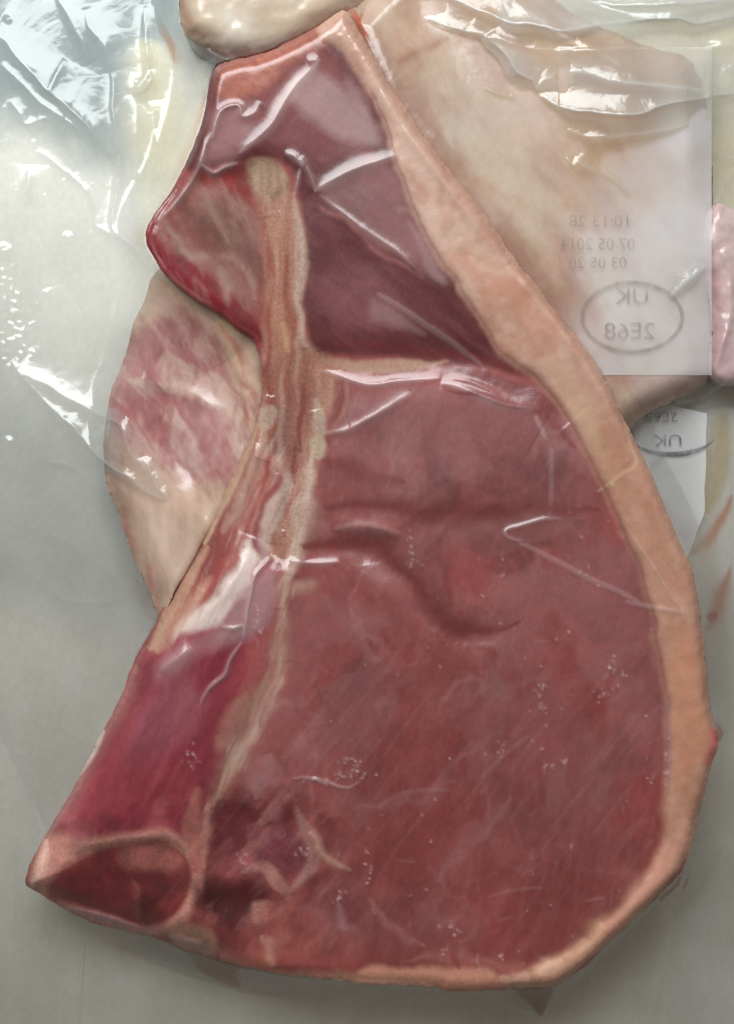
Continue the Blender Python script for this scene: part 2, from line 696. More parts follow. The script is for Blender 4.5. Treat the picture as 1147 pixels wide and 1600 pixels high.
RIM_IN = [(505, 48), (540, 80), (580, 142), (608, 205), (626, 265), (655, 345), (684, 395), (714, 436), (738, 480), (759, 512), (776, 542), (804, 566), (839, 592),
          (864, 625), (881, 648), (914, 702), (942, 760), (970, 812), (991, 865), (1012, 924), (1021, 972), (1033, 1035), (1042, 1105), (1043, 1210), (1038, 1280),
          (1026, 1342), (998, 1387), (970, 1415), (942, 1440), (904, 1471), (876, 1492), (838, 1509), (799, 1522)]

G = Grid(20, 1140, 0, 1570, 2)
X, Y = G.X, G.Y


def PL(c, pts, f=4, op=1.0, warp=0, y=None):
    G.paint(c, G.poly(pts, f, warp), op, y)


def ST(c, pts, wd, f=None, op=1.0, warp=0, taper=0.22, y=None):
    wm = max(wd) if isinstance(wd, (list, tuple)) else wd
    G.paint(c, G.line(pts, wd, max(f or 0, 0.85 * wm), warp * 1.3, taper), op, y)


def STREAK(mask, ang, scale, stretch, ca, cb, amt, seed, y):
    """grain running along ang (degrees from the x axis, y down), pulled between two tones"""
    a = math.radians(ang)
    u = (X + 6 * G.WX) * math.cos(a) + (Y + 6 * G.WY) * math.sin(a)
    v = -(X + 6 * G.WX) * math.sin(a) + (Y + 6 * G.WY) * math.cos(a)
    n = fbm(v, u / stretch, scale, 4, seed, 0.55)
    for c, k in ((ca, np.clip(n * 1.9, 0, 1)), (cb, np.clip(-n * 1.9, 0, 1))):
        m = (mask * k * amt)[..., None]
        G.col[:] = G.col * (1 - m) + alb(c, y) * m


def MASK(pts, f=12, warp=6):
    m = np.zeros(X.shape)
    sl, mm = G.poly(pts, f, warp)
    if sl is not None:
        m[sl] = mm
    return m


# ---- eye of the loin
n1 = fbm(X, Y, 150, 4, 1)
n2 = fbm(X, Y, 40, 4, 5)
base = alb((146, 76, 74), 850)
lo = alb((122, 55, 53), 1300)
tmix = sstep(560, 1300, Y + 60 * n1)[..., None]
G.col[:] = base * (1 - tmix) + lo * tmix
G.col *= (1 + 0.26 * n1 + 0.14 * n2)[..., None]
# paler towards the upper loin
PL((146, 92, 90), [(520, 600), (620, 595), (720, 600), (830, 640), (900, 700), (930, 790), (880, 800), (760, 770), (640, 780), (520, 775), (505, 700)], 40, 0.7, 20)
PL((134, 74, 72), [(500, 770), (640, 775), (800, 770), (940, 800), (980, 900), (940, 960), (820, 930), (700, 860), (600, 830), (500, 830)], 30, 0.5, 25)

# muscle fibres: long faint streaks running down the chop
fib = fbm(X * 1.0 + 0.22 * Y, Y * 0.10, 9, 3, 21)
fib2 = fbm(X * 1.0 - 0.5 * Y, Y * 0.12 + X * .05, 12, 3, 27)
G.col *= (1 + 0.05 * fib + 0.04 * fib2)[..., None]

# ---- upper muscle block
UP = [(335, 108), (400, 86), (470, 62), (510, 48), (540, 80), (580, 142), (608, 205), (626, 265), (655, 345), (714, 436), (738, 480), (776, 542), (820, 580), (760, 572),
      (690, 566), (600, 560), (520, 552), (484, 540), (470, 470), (470, 400), (468, 320), (440, 250), (340, 262), (290, 258), (315, 180)]
PL((98, 44, 46), UP, 8, 1, 6, 400)
PL((98, 46, 52), [(470, 320), (540, 330), (600, 390), (660, 450), (720, 510), (700, 545), (560, 520), (480, 500)], 18, 0.8, 18, 430)
PL((128, 74, 80), [(500, 430), (560, 420), (610, 450), (640, 490), (600, 520), (530, 505), (495, 470)], 20, 0.6, 14, 470)
PL((134, 62, 62), [(560, 250), (610, 250), (635, 330), (690, 420), (640, 400), (585, 330)], 16, 0.7, 12, 330)
PL((150, 82, 80), [(360, 105), (460, 75), (500, 70), (520, 120), (440, 180), (360, 250), (320, 250), (330, 180)], 18, 0.7, 14, 150)
PL((196, 118, 96), [(345, 108), (420, 84), (500, 48), (512, 62), (440, 110), (370, 160), (345, 150)], 12, 0.75, 8, 100)
PL((142, 86, 86), [(500, 300), (560, 262), (625, 250), (655, 350), (690, 420), (640, 420), (580, 370)], 30, 0.5, 18, 340)
PL((140, 84, 90), [(500, 420), (560, 410), (640, 460), (660, 500), (600, 520), (520, 500)], 26, 0.25, 14, 460)
PL((152, 92, 92), [(470, 110), (540, 110), (600, 210), (560, 240), (470, 240), (420, 220)], 30, 0.6, 16, 180)
PL((118, 58, 58), [(490, 520), (600, 530), (720, 545), (790, 570), (700, 566), (560, 556), (500, 548)], 12, 0.6, 8, 540)  # soft fold shading painted along the lower lip
# pale connective streaks crossing it
ST((165, 105, 98), [(500, 320), (560, 360), (600, 400), (650, 430)], 5, 6, 0.6, 6)
ST((160, 98, 92), [(545, 350), (610, 380), (665, 435)], 8, 10, 0.5, 8)
ST((168, 128, 112), [(415, 178), (450, 150), (480, 120)], 9, 8, 0.6, 6, y=150)
ST((90, 40, 46), [(640, 420), (700, 470), (760, 560)], 10, 14, 0.5, 6, y=480)

# ---- little belly muscle, brown-grey face and dark red lower lip
BE = [(228, 372), (238, 340), (262, 310), (290, 282), (320, 268), (356, 262), (392, 264), (404, 320), (411, 400), (412, 480), (408, 556), (396, 532), (370, 514), (340, 490), (300, 465), (265, 436), (240, 405)]
PL((150, 60, 60), BE, 5, 1, 3, 400)
PL((134, 92, 80), [(258, 340), (300, 300), (345, 290), (385, 300), (402, 350), (408, 450), (392, 490), (350, 460), (330, 430), (290, 405), (258, 372)], 18, 0.68, 14, 400)
PL((112, 78, 68), [(310, 330), (360, 320), (395, 370), (404, 440), (380, 420), (340, 390)], 18, 0.65, 14, 400)
ST((176, 142, 130), [(262, 352), (290, 395), (330, 408), (352, 440), (352, 480)], 9, 10, 0.55, 8)
ST((170, 132, 120), [(330, 395), (368, 408), (392, 440), (398, 470)], 7, 9, 0.45, 8)
ST((132, 26, 42), [(234, 360), (248, 395), (290, 430), (325, 455), (345, 490)], [9, 17, 21, 18, 8], 10, 0.9, 6, y=400)
ST((118, 30, 40), [(340, 480), (380, 500), (404, 530)], 16, 14, 0.7, 8, y=500)
ST((150, 50, 50), [(300, 275), (350, 268), (390, 300)], 10, 14, 0.7, 8, y=300)

# ---- backbone edge running down the middle
BO = [(386, 262), (412, 246), (436, 256), (450, 290), (468, 330), (478, 390), (474, 460), (470, 520), (492, 545), (520, 560), (530, 600), (508, 660), (500, 720), (488, 790), (470, 850), (450, 885),
      (432, 880), (414, 860), (424, 800), (440, 740), (408, 700), (400, 660), (410, 620), (408, 560), (413, 480), (410, 400), (402, 320)]
PL((172, 120, 102), BO, 8, 1, 6, 500)
PL((178, 148, 124), [(384, 262), (408, 246), (432, 254), (446, 280), (430, 298), (412, 318), (402, 300)], 8, 0.92, 7, 280)
ST((140, 106, 84), [(420, 310), (432, 300), (448, 282)], 7, 8, 0.7, 4, y=300)
ST((150, 74, 62), [(412, 350), (420, 430), (416, 520), (414, 580)], [7, 10, 9, 6], 6, 0.85, 5, y=450)
ST((176, 118, 92), [(430, 340), (440, 430), (436, 520), (430, 600)], 8, 8, 0.7, 5)
ST((146, 72, 60), [(448, 400), (450, 480), (452, 560), (450, 640)], 7, 8, 0.7, 5)
ST((192, 160, 144), [(454, 300), (466, 360), (472, 420), (466, 480), (468, 530), (480, 548)], [4, 7, 9, 7, 5, 6], 8, 0.9, 6, y=420)
ST((196, 150, 110), [(440, 505), (444, 530), (448, 552)], 6, 6, 0.8, 3, y=520)
PL((140, 84, 72), [(430, 560), (470, 550), (490, 600), (476, 680), (450, 712), (420, 700), (420, 640)], 12, 0.7, 10, 620)
ST((132, 54, 48), [(414, 560), (420, 620), (424, 660)], 7, 8, 0.75, 4, y=600)
ST((128, 62, 56), [(476, 600), (470, 660), (462, 710), (452, 760), (446, 810)], [4, 5, 6, 5, 4], 4, 0.85, 3, y=700)
ST((120, 96, 92), [(438, 640), (446, 680), (430, 720)], 12, 14, 0.5, 8, y=680)
# knobbly cartilage
ST((180, 156, 138), [(490, 620), (500, 660), (498, 690)], [5, 10, 8], 5, 0.9, 4, y=660)
PL((184, 164, 138), [(484, 688), (500, 684), (510, 698), (504, 718), (488, 714)], 4, 0.95, 3, 700)
ST((194, 166, 150), [(492, 700), (484, 760), (474, 820), (462, 880), (450, 920)], [6, 12, 14, 12, 7], 14, 0.85, 10, y=800)
ST((206, 178, 166), [(446, 730), (440, 780), (424, 830), (424, 862)], [6, 14, 16, 5], 12, 0.85, 10, y=800)
ST((150, 70, 64), [(456, 760), (450, 810), (446, 840)], 4, 4, 0.75, 3, y=800)
PL((184, 162, 142), [(406, 640), (424, 634), (432, 648), (420, 668), (404, 666)], 4, 0.9, 4, 650)
ST((196, 160, 132), [(402, 660), (392, 700), (370, 745), (345, 795), (318, 850)], [4, 6, 7, 6, 5], 5, 0.85, 3, y=750)
ST((196, 160, 140), [(415, 660), (405, 720), (380, 770), (350, 830)], [5, 12, 12, 8], 8, 0.6, 6, y=750)
ST((160, 80, 70), [(420, 720), (400, 780), (378, 840), (350, 890)], [6, 12, 12, 8], 10, 0.7, 6, y=800)

# ---- pale band between the two muscles
ST((178, 138, 116), [(500, 560), (560, 572), (640, 572), (700, 562)], [5, 9, 9, 3], 7, 0.9, 4, y=570)
ST((118, 48, 48), [(492, 548), (540, 540), (600, 545), (690, 552), (760, 560), (830, 590)], [4, 6, 6, 6, 8, 7], 8, 0.75, 5, y=560)
ST((116, 52, 52), [(690, 575), (760, 590), (830, 620), (870, 650)], [3, 10, 12, 7], 10, 0.75, 5, y=600)
ST((132, 66, 62), [(525, 590), (534, 620), (538, 650), (520, 680)], 12, 10, 0.7, 6, y=640)
ST((172, 120, 104), [(540, 590), (544, 620), (540, 640), (520, 668)], 4, 4, 0.65, 3, y=640)

# ---- lower left muscle
LL = [(400, 880), (438, 892), (448, 930), (440, 980), (420, 1030), (400, 1090), (372, 1150), (345, 1200), (318, 1250), (308, 1300), (230, 1302), (150, 1312), (90, 1302), (75, 1295), (95, 1262), (120, 1215),
      (165, 1138), (205, 1050), (220, 1015), (250, 1010), (320, 960), (372, 900)]
PL((144, 58, 66), LL, 8, 1, 5, 1100)
PL((132, 72, 84), [(240, 1060), (300, 1040), (330, 1080), (300, 1150), (240, 1190), (200, 1180), (210, 1110)], 30, 0.7, 16, 1100)
PL((112, 34, 44), [(250, 1200), (330, 1120), (370, 1080), (340, 1190), (310, 1280), (200, 1290), (160, 1280)], 26, 0.75, 18, 1220)
PL((120, 34, 50), [(300, 1030), (372, 985), (384, 1000), (350, 1060), (310, 1080)], 16, 0.8, 10, 1030)
ST((174, 104, 98), [(215, 1040), (195, 1095), (160, 1155), (125, 1215), (95, 1270)], [10, 14, 16, 14, 10], 18, 0.65, 8, y=1130)
ST((164, 88, 92), [(98, 1270), (120, 1300), (150, 1300)], 16, 18, 0.6, 6, y=1290)
PL((146, 100, 106), [(400, 890), (436, 900), (430, 950), (390, 1000), (330, 1010), (350, 960)], 14, 0.7, 10, 950)
ST((160, 80, 74), [(432, 950), (420, 1000), (396, 1060), (376, 1110)], [10, 16, 16, 8], 14, 0.7, 10, y=1020)
PL((168, 116, 102), [(392, 1085), (384, 1120), (358, 1168), (340, 1166), (352, 1120), (374, 1090)], 10, 0.75, 10, 1120)
# long fat seam between it and the loin
ST((176, 140, 122), [(450, 880), (446, 940), (436, 1000), (424, 1060), (400, 1120), (372, 1180), (345, 1230), (330, 1260)], [8, 13, 15, 17, 19, 18, 13, 8], 20, 0.8, 14, y=1060)
PL((172, 134, 116), [(428, 916), (456, 912), (492, 908), (486, 926), (450, 936), (430, 930)], 10, 0.7, 8, 920)
ST((172, 108, 92), [(440, 960), (430, 1020), (410, 1090), (380, 1160)], [3, 4, 4, 3], 4, 0.6, 5, y=1060)
# the white fat streak on the edge of the rib
ST((222, 200, 190), [(398, 838), (380, 880), (350, 930), (310, 968), (270, 1000)], [8, 17, 19, 16, 8], 14, 0.95, 12, y=920)
ST((200, 150, 128), [(330, 900), (290, 950), (262, 990), (240, 1015)], [6, 12, 15, 10], 14, 0.7, 6, y=960)
ST((162, 74, 68), [(385, 850), (345, 890), (310, 945)], [4, 7, 4], 7, 0.7, 5, y=900)
ST((190, 148, 122), [(325, 850), (295, 905), (262, 962), (232, 1015)], [6, 9, 9, 6], 8, 0.7, 4, y=930)

# ---- vertebra at the lower corner: pale shell, dark marrow
PL((168, 112, 102), [(48, 1380), (62, 1330), (80, 1300), (130, 1308), (200, 1300), (260, 1298), (300, 1320), (318, 1360), (308, 1410), (280, 1450), (230, 1462), (150, 1440), (80, 1410)], 8, 0.95, 5, 1370)
MARROW = [(72, 1402), (90, 1362), (130, 1332), (180, 1318), (240, 1314), (282, 1326), (302, 1360), (298, 1400), (276, 1432), (240, 1448), (200, 1440), (150, 1424), (105, 1412)]
PL((104, 36, 36), MARROW, 8, 1, 6, 1380)
PL((82, 22, 25), [(95, 1390), (120, 1350), (170, 1330), (200, 1350), (190, 1400), (140, 1410)], 14, 0.75, 10, 1380)
PL((132, 78, 70), [(196, 1322), (250, 1316), (288, 1340), (276, 1362), (220, 1360), (190, 1350)], 10, 0.7, 8, 1340)
PL((70, 20, 24), [(206, 1362), (250, 1358), (262, 1390), (240, 1420), (212, 1410)], 10, 0.7, 8, 1390)
ST((124, 66, 60), [(204, 1370), (210, 1410), (222, 1440)], 6, 10, 0.5, 10, y=1400)
ST((164, 110, 98), [(84, 1320), (140, 1326), (200, 1312), (262, 1306)], 6, 8, 0.75, 4, y=1315)
ST((164, 110, 98), [(272, 1318), (296, 1338), (308, 1370), (296, 1410), (272, 1440)], 5, 6, 0.75, 4, y=1380)
ST((204, 164, 148), [(74, 1312), (62, 1350), (50, 1392)], [8, 11, 7], 14, 0.75, 6, y=1350)
ST((140, 40, 62), [(304, 1330), (308, 1365)], 8, 10, 0.6, 4, y=1350)
ST((150, 104, 108), [(96, 1420), (150, 1432), (200, 1446), (232, 1460)], [5, 8, 8, 5], 6, 0.8, 4, y=1440)

# ---- spinal channel: dark wells with pale gristle
PL((84, 24, 27), [(330, 1270), (350, 1245), (400, 1240), (450, 1240), (462, 1262), (440, 1290), (400, 1320), (370, 1350), (340, 1350), (328, 1310)], 20, 0.95, 18, 1290)
PL((138, 70, 72), [(340, 1350), (380, 1330), (420, 1350), (400, 1372), (350, 1374)], 10, 0.8, 6, 1350)
PL((112, 50, 58), [(402, 1330), (420, 1300), (450, 1290), (474, 1310), (476, 1345), (460, 1368), (430, 1362), (408, 1350)], 12, 1, 10, 1330)
PL((64, 10, 15), [(308, 1395), (322, 1370), (360, 1382), (400, 1370), (426, 1380), (432, 1410), (400, 1440), (360, 1460), (330, 1440), (310, 1420)], 16, 0.95, 16, 1410)
PL((56, 12, 18), [(320, 1400), (345, 1395), (352, 1420), (330, 1425)], 8, 0.8, 5, 1410)
ST((152, 100, 94), [(380, 1362), (410, 1356), (432, 1376), (446, 1392), (452, 1410)], [4, 7, 8, 8, 5], 6, 0.9, 5, y=1380)
ST((150, 104, 98), [(462, 1260), (480, 1300), (492, 1330), (478, 1366), (452, 1396)], [5, 9, 12, 11, 6], 8, 0.85, 4, y=1340)
ST((172, 128, 112), [(482, 1300), (500, 1330), (520, 1350), (548, 1362)], [3, 6, 6, 4], 8, 0.9, 4, y=1340)
ST((170, 116, 104), [(330, 1250), (322, 1300), (324, 1356)], [6, 9, 7], 14, 0.75, 10, y=1300)
ST((158, 96, 86), [(310, 1230), (300, 1290), (312, 1340), (318, 1390)], [8, 14, 10, 5], 10, 0.75, 6, y=1300)
ST((108, 66, 72), [(395, 1345), (412, 1318), (440, 1300)], 4, 4, 0.5, 3, y=1320)
PL((158, 104, 94), [(396, 1410), (424, 1408), (428, 1430), (404, 1446), (392, 1432)], 6, 0.8, 5, 1425)
PL((134, 66, 60), [(420, 1420), (460, 1400), (520, 1440), (560, 1480), (540, 1500), (460, 1500), (420, 1490)], 16, 0.7, 12, 1460)
PL((110, 46, 48), [(480, 1375), (510, 1360), (550, 1372), (560, 1420), (520, 1440), (480, 1410)], 12, 0.75, 10, 1400)
PL((150, 112, 92), [(262, 1452), (310, 1446), (340, 1470), (330, 1494), (280, 1480)], 8, 0.8, 5, 1470)
ST((164, 92, 80), [(340, 1492), (400, 1502), (430, 1510)], 14, 14, 0.8, 5, y=1500)
ST((166, 116, 100), [(412, 1466), (424, 1490), (436, 1514)], 9, 14, 0.65, 12, y=1490)
# bottom fat margin
ST((176, 122, 102), [(420, 1520), (500, 1524), (600, 1526), (700, 1530), (800, 1530)], [4, 12, 14, 18, 16], 12, 0.9, 8, taper=0.3, y=1525)
ST((196, 150, 132), [(430, 1528), (540, 1534), (680, 1541)], 5, 5, 0.7, 2, taper=0.2, y=1530)
ST((150, 92, 82), [(640, 1500), (700, 1498), (770, 1508), (820, 1500)], [4, 12, 12, 6], 12, 0.6, 8, y=1500)
ST((120, 48, 44), [(704, 1466), (708, 1490), (718, 1515)], [4, 7, 4], 4, 0.8, 2, y=1490)
ST((150, 94, 88), [(570, 1404), (590, 1430), (630, 1460), (664, 1486)], [3, 6, 6, 3], 8, 0.5, 8, y=1440)

# grain of the separate tissues
STREAK(MASK(BO, 8, 4), 92, 11, 8, (196, 164, 142), (128, 68, 58), 0.36, 401, 500)
STREAK(MASK(BE, 10, 4), 62, 20, 3.5, (168, 130, 116), (104, 54, 46), 0.5, 411, 400)
STREAK(MASK(UP, 14, 6), 40, 14, 6, (132, 76, 76), (84, 38, 42), 0.38, 421, 350)
STREAK(MASK(LL, 12, 6), 118, 24, 5, (160, 86, 88), (100, 32, 42), 0.42, 431, 1130)
STREAK(MASK([(452, 880), (466, 930), (456, 1000), (444, 1060), (420, 1126), (392, 1186), (360, 1240), (330, 1270), (312, 1250), (340, 1200), (366, 1150), (396, 1090), (416, 1030), (432, 960), (436, 900)], 10, 6), 112, 7, 8, (196, 164, 146), (140, 84, 74), 0.5, 441, 1060)
STREAK(MASK([(405, 640), (430, 640), (460, 700), (500, 690), (480, 800), (450, 890), (400, 860), (330, 960), (240, 1020), (300, 900), (370, 760)], 12, 6), 112, 8, 8, (210, 182, 168), (146, 76, 70), 0.32, 451, 820)
STREAK(MASK([(330, 1240), (470, 1230), (560, 1360), (560, 1480), (420, 1500), (320, 1440)], 16, 8), 130, 20, 2.5, (150, 96, 92), (74, 24, 26), 0.36, 461, 1370)
# faint connective threads through the loin
loinm = MASK([(510, 600), (720, 600), (860, 650), (960, 800), (1020, 980), (1034, 1200), (1010, 1350), (860, 1490), (560, 1500), (480, 1280), (360, 1230), (430, 1080), (460, 920), (500, 760)], 24, 8)
rn = 1 - np.abs(fbm(X + 0.25 * Y, Y * 0.8, 75, 4, 471)) * 9
th = np.clip(rn, 0, 1) * np.clip(fbm(X, Y, 120, 2, 475) + 0.3, 0, 1) * loinm * 0.30
G.col[:] = G.col * (1 - th[..., None]) + alb((168, 116, 112), 1000) * th[..., None]
rn = 1 - np.abs(fbm(X - 0.5 * Y, Y * 0.6 + 0.4 * X, 110, 4, 481)) * 10
th = np.clip(rn, 0, 1) * np.clip(fbm(X, Y, 140, 2, 485) + 0.25, 0, 1) * loinm * 0.35
G.col[:] = G.col * (1 - th[..., None]) + alb((110, 48, 46), 1000) * th[..., None]
STREAK(loinm, 128, 30, 3.5, (146, 84, 80), (110, 48, 46), 0.2, 491, 1000)
STREAK(loinm * sstep(1050, 1200, Y), 100, 10, 9, (146, 86, 84), (104, 46, 44), 0.15, 495, 1250)
ST((208, 180, 170), [(164, 1142), (140, 1182), (117, 1217)], [4, 7, 5], 6, 0.85, 2, y=1180)
# mottling of marrow and channel
mo = np.zeros(X.shape)
sl, m = G.poly([(40, 1300), (330, 1230), (480, 1230), (500, 1360), (430, 1460), (230, 1470), (60, 1410)], 16)
mo[sl] = m
G.col *= (1 + mo * (0.3 * fbm(X, Y, 14, 4, 33) + 0.3 * fbm(X, Y, 46, 3, 37)))[..., None].clip(0.25, 2)
# ---- the rim of back fat
rim = np.array(RIM_IN, float)
RIMPOLY = RIM_IN + [(800, 1560), (880, 1560), (1000, 1460), (1090, 1360), (1130, 1200), (1135, 1140), (1120, 1000), (1090, 860), (1000, 640), (860, 420), (700, 220), (570, 20), (530, 5), (505, 20)]
rs, rm_ = G.poly(RIMPOLY, 13, 8, 3)
G.paint((186, 136, 113), (rs, rm_), 1, 800)
so_d, so_t, _ = dpoly(X, Y, curve(A_OUT, 3, True), True)
rimmask = np.zeros(X.shape)
rimmask[rs] = rm_
nf = fbm(X, Y, 60, 4, 41)
palet = rimmask * sstep(850, 300, Y) * 0.8
G.col = G.col * (1 - palet[..., None]) + alb((212, 178, 162)) * palet[..., None]
warmth = sstep(0.0, 0.5, nf) * rimmask * 0.6
G.col = G.col * (1 - warmth[..., None]) + alb((172, 118, 94)) * warmth[..., None]
pink = sstep(26, 2, so_d + 12 * fbm(X, Y, 50, 3, 45)) * rimmask * 0.7                     # rind: paler, pinker outer strip
G.col = G.col * (1 - pink[..., None]) + alb((194, 144, 124)) * pink[..., None]
STREAK(rimmask, 60, 16, 5, (204, 164, 148), (164, 114, 94), 0.22, 531, 700)
spot = np.clip(fbm(X, Y, 22, 3, 541) * 2.2 - 0.75, 0, 1) * rimmask * 0.22
G.col[:] = G.col * (1 - spot[..., None]) + alb((214, 178, 162)) * spot[..., None]
spot = np.clip(fbm(X, Y, 46, 3, 545) * 2.2 - 0.9, 0, 1) * rimmask * 0.3
G.col[:] = G.col * (1 - spot[..., None]) + alb((178, 92, 76)) * spot[..., None]
G.h += rimmask * (0.25 * fbm(X, Y, 60, 3, 551) + 0.06 * fbm(X, Y, 16, 3, 555))
PL((196, 170, 150), [(625, 330), (650, 340), (710, 420), (735, 470), (715, 430), (680, 390), (650, 340)], 10, 0.4, 6, 400)
PL((206, 138, 112), [(700, 400), (760, 400), (830, 460), (870, 520), (820, 500), (760, 460), (735, 440)], 18, 0.5, 14, 460)
ST((224, 184, 164), [(735, 400), (755, 420), (800, 430), (818, 450)], 8, 8, 0.6, 8, y=430)
ST((222, 176, 160), [(680, 375), (700, 395)], 5, 5, 0.5, 5, y=390)
PL((190, 158, 124), [(860, 560), (900, 600), (940, 690), (960, 750), (930, 700), (880, 620)], 16, 0.55, 10, 640)
ST((214, 176, 142), [(975, 660), (995, 720), (970, 740), (932, 768)], 2.5, 3, 0.55, 3, taper=0.2, y=710)
PL((196, 128, 100), [(1050, 1000), (1085, 1000), (1100, 1090), (1100, 1180), (1060, 1220), (1050, 1120)], 22, 0.5, 12, 1100)
ST((210, 100, 100), [(1112, 1140), (1116, 1165), (1106, 1196)], 8, 10, 0.7, 3, y=1160)
ST((196, 140, 122), [(1070, 1280), (1050, 1330), (1010, 1390), (950, 1450), (890, 1510)], 18, 18, 0.6, 10, y=1400)
ST((190, 146, 118), [(940, 1445), (880, 1495), (840, 1518)], 14, 20, 0.5, 14, y=1480)
ST((206, 164, 144), [(880, 1495), (846, 1520)], 10, 14, 0.5, 10, y=1515)
ST((200, 154, 136), [(780, 1522), (830, 1528)], 9, 14, 0.5, 8, y=1525)
# dried blood along the lower right edge
ST((132, 40, 40), [(1072, 1340), (1062, 1370), (1036, 1396), (1000, 1434)], [3, 8, 6, 3], 5, 0.85, 3, y=1380)
ST((134, 40, 38), [(1000, 1436), (950, 1482), (910, 1518), (880, 1540)], [3, 5, 8, 5], 5, 0.85, 3, y=1480)
# edge line of the muscle against the rim
ST((112, 56, 52), RIM_IN[2:24], 3.5, 6, 0.45, 4, taper=0.2, y=700)
ST((150, 104, 104), [(1040, 1080), (1046, 1150), (1044, 1240)], 5, 7, 0.6, 2, y=1150)

# ------------------------------------------------ relief of the top chop (mm)
G.h += 0.55 * fbm(X, Y, 260, 3, 71) + 0.16 * fbm(X, Y, 70, 3, 75)


def seam(pts, depth, wd):
    G.ridge(pts, -depth, wd, 1.6, 3, 0.4)


G.h += rimmask * 0.5
seam(RIM_IN, 0.45, 9)
sl, m = G.poly(UP, 30); G.lift((sl, m), 0.7)
sl, m = G.poly(LL, 34); G.lift((sl, m), 1.6)
sl, m = G.poly(BE, 20); G.lift((sl, m), -1.2)
sl, m = G.poly(BO, 16); G.lift((sl, m), -0.6)
sl, m = G.poly(MARROW, 8); G.lift((sl, m), -0.5)
# hollow between upper muscle and loin, with the loin's rounded shoulder below it
G.ridge([(480, 552), (560, 556), (660, 556), (760, 566), (850, 612), (890, 660)], -1.0, 24, 1.8, 4, 0.5)
G.ridge([(540, 640), (640, 625), (760, 640), (840, 680)], 1.0, 44, 1.8, 0, 0.4)
# two hollows across the loin
G.ridge([(505, 795), (580, 792), (660, 800), (740, 800), (830, 788), (960, 800)], -0.7, 32, 1.9, 6, 0.6)
G.ridge([(470, 858), (540, 850), (600, 858), (640, 905), (680, 955), (715, 985), (770, 985), (820, 965)], -1.7, 28, 1.9, 6, 0.6)
G.ridge([(520, 826), (580, 824), (630, 836)], 0.4, 16, 1.6, 3)
G.ridge([(560, 905), (620, 930), (690, 990)], 0.5, 26, 1.8, 3)
# wet valley floors, with the hollows' shade painted darker
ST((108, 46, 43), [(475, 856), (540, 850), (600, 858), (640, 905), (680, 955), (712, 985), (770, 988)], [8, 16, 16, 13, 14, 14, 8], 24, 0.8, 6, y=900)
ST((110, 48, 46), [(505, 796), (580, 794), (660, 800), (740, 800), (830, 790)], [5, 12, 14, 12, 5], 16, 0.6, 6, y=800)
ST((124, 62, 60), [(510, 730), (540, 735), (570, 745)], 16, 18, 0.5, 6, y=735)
# bone and gristle relief
G.ridge([(458, 300), (470, 380), (472, 440), (466, 500), (476, 546)], 0.4, 9, 1.8, 2, 0.3)
G.ridge([(416, 340), (424, 430), (418, 540), (420, 620)], -0.5, 12, 1.6, 3, 0.3)
G.ridge([(436, 330), (444, 430), (438, 540)], 0.2, 8, 1.6, 3, 0.3)
G.ridge([(492, 640), (500, 690), (490, 760), (474, 830), (456, 900)], 0.5, 15, 1.8, 2, 0.3)
G.ridge([(462, 700), (452, 770), (442, 830)], -0.5, 8, 1.6, 2, 0.3)
G.ridge([(440, 740), (432, 800), (424, 850)], 0.4, 14, 1.8, 2, 0.3)
G.ridge([(395, 690), (365, 755), (330, 825), (290, 900), (250, 970)], 0.9, 9, 1.6, 1, 0.3)
G.ridge([(410, 720), (380, 790), (345, 860), (310, 920)], -1.0, 14, 1.6, 3, 0.4)
G.ridge([(400, 840), (370, 900), (320, 960), (262, 1005)], 0.9, 18, 1.8, 2, 0.4)
G.ridge([(440, 950), (430, 1030), (390, 1130), (340, 1230)], -0.5, 18, 1.7, 4, 0.4)
G.ridge([(330, 1270), (390, 1270), (440, 1262)], -0.6, 28, 1.8, 4, 0.4)
G.ridge([(322, 1405), (370, 1410), (420, 1400)], -0.5, 26, 1.8, 4, 0.4)
G.ridge([(484, 1300), (510, 1340), (548, 1362)], 0.25, 10, 1.6, 2, 0.4)
G.ridge([(380, 1360), (420, 1362), (450, 1400)], 0.25, 11, 1.6, 2, 0.4)
G.ridge([(80, 1312), (150, 1318), (250, 1304), (304, 1336), (306, 1400), (276, 1440)], 0.3, 10, 1.6, 2, 0.3)

# ------------------------------------------------ how the film sits on it: folds, milky lift-off and painted reflections
def fold(pts, amp, wd, air=0.25, aw=None, skew=0.0, pw=1.3, taper=0.6, warp=1.5):
    G.ridge(pts, amp, wd, pw, warp, taper, skew=skew)
    if air:
        G.fog(G.line(pts, aw or wd, aw or wd, warp, taper), air)


# patches where the film has lifted, their reflected veil painted in as pale haze
f1, f2, cid = voronoi(X + 22 * G.WX + 14 * fbm(X, Y, 60, 3, 81), Y + 22 * G.WY, 74, 7)
patch = sstep(0.35, 0.9, cid) * (0.6 + 0.6 * fbm(X, Y, 30, 4, 83))
f1b, f2b, cidb = voronoi(X * 0.9 + 0.5 * Y + 12 * G.WX, Y * 0.6 - 0.3 * X + 12 * G.WY, 33, 9)
loin_w = sstep(20, 70, so_d) * (1 - rimmask) * sstep(600, 700, Y) * (0.35 + 0.65 * sstep(1500, 900, Y)) * sstep(440, 520, X + 0.45 * (Y - 900) * (Y > 900))
wxn, wyn = X + 60 * fbm(X, Y, 120, 3, 801), Y + 60 * fbm(X, Y, 120, 3, 811)
pa = sstep(-0.02, 0.30, fbm(wxn, wyn * 0.8, 130, 4, 821, 0.55))
pb = sstep(0.05, 0.12, fbm(wxn + 0.6 * wyn, wyn - 0.3 * wxn, 95, 4, 831, 0.5)) * (0.5 + fbm(X, Y, 70, 2, 835))
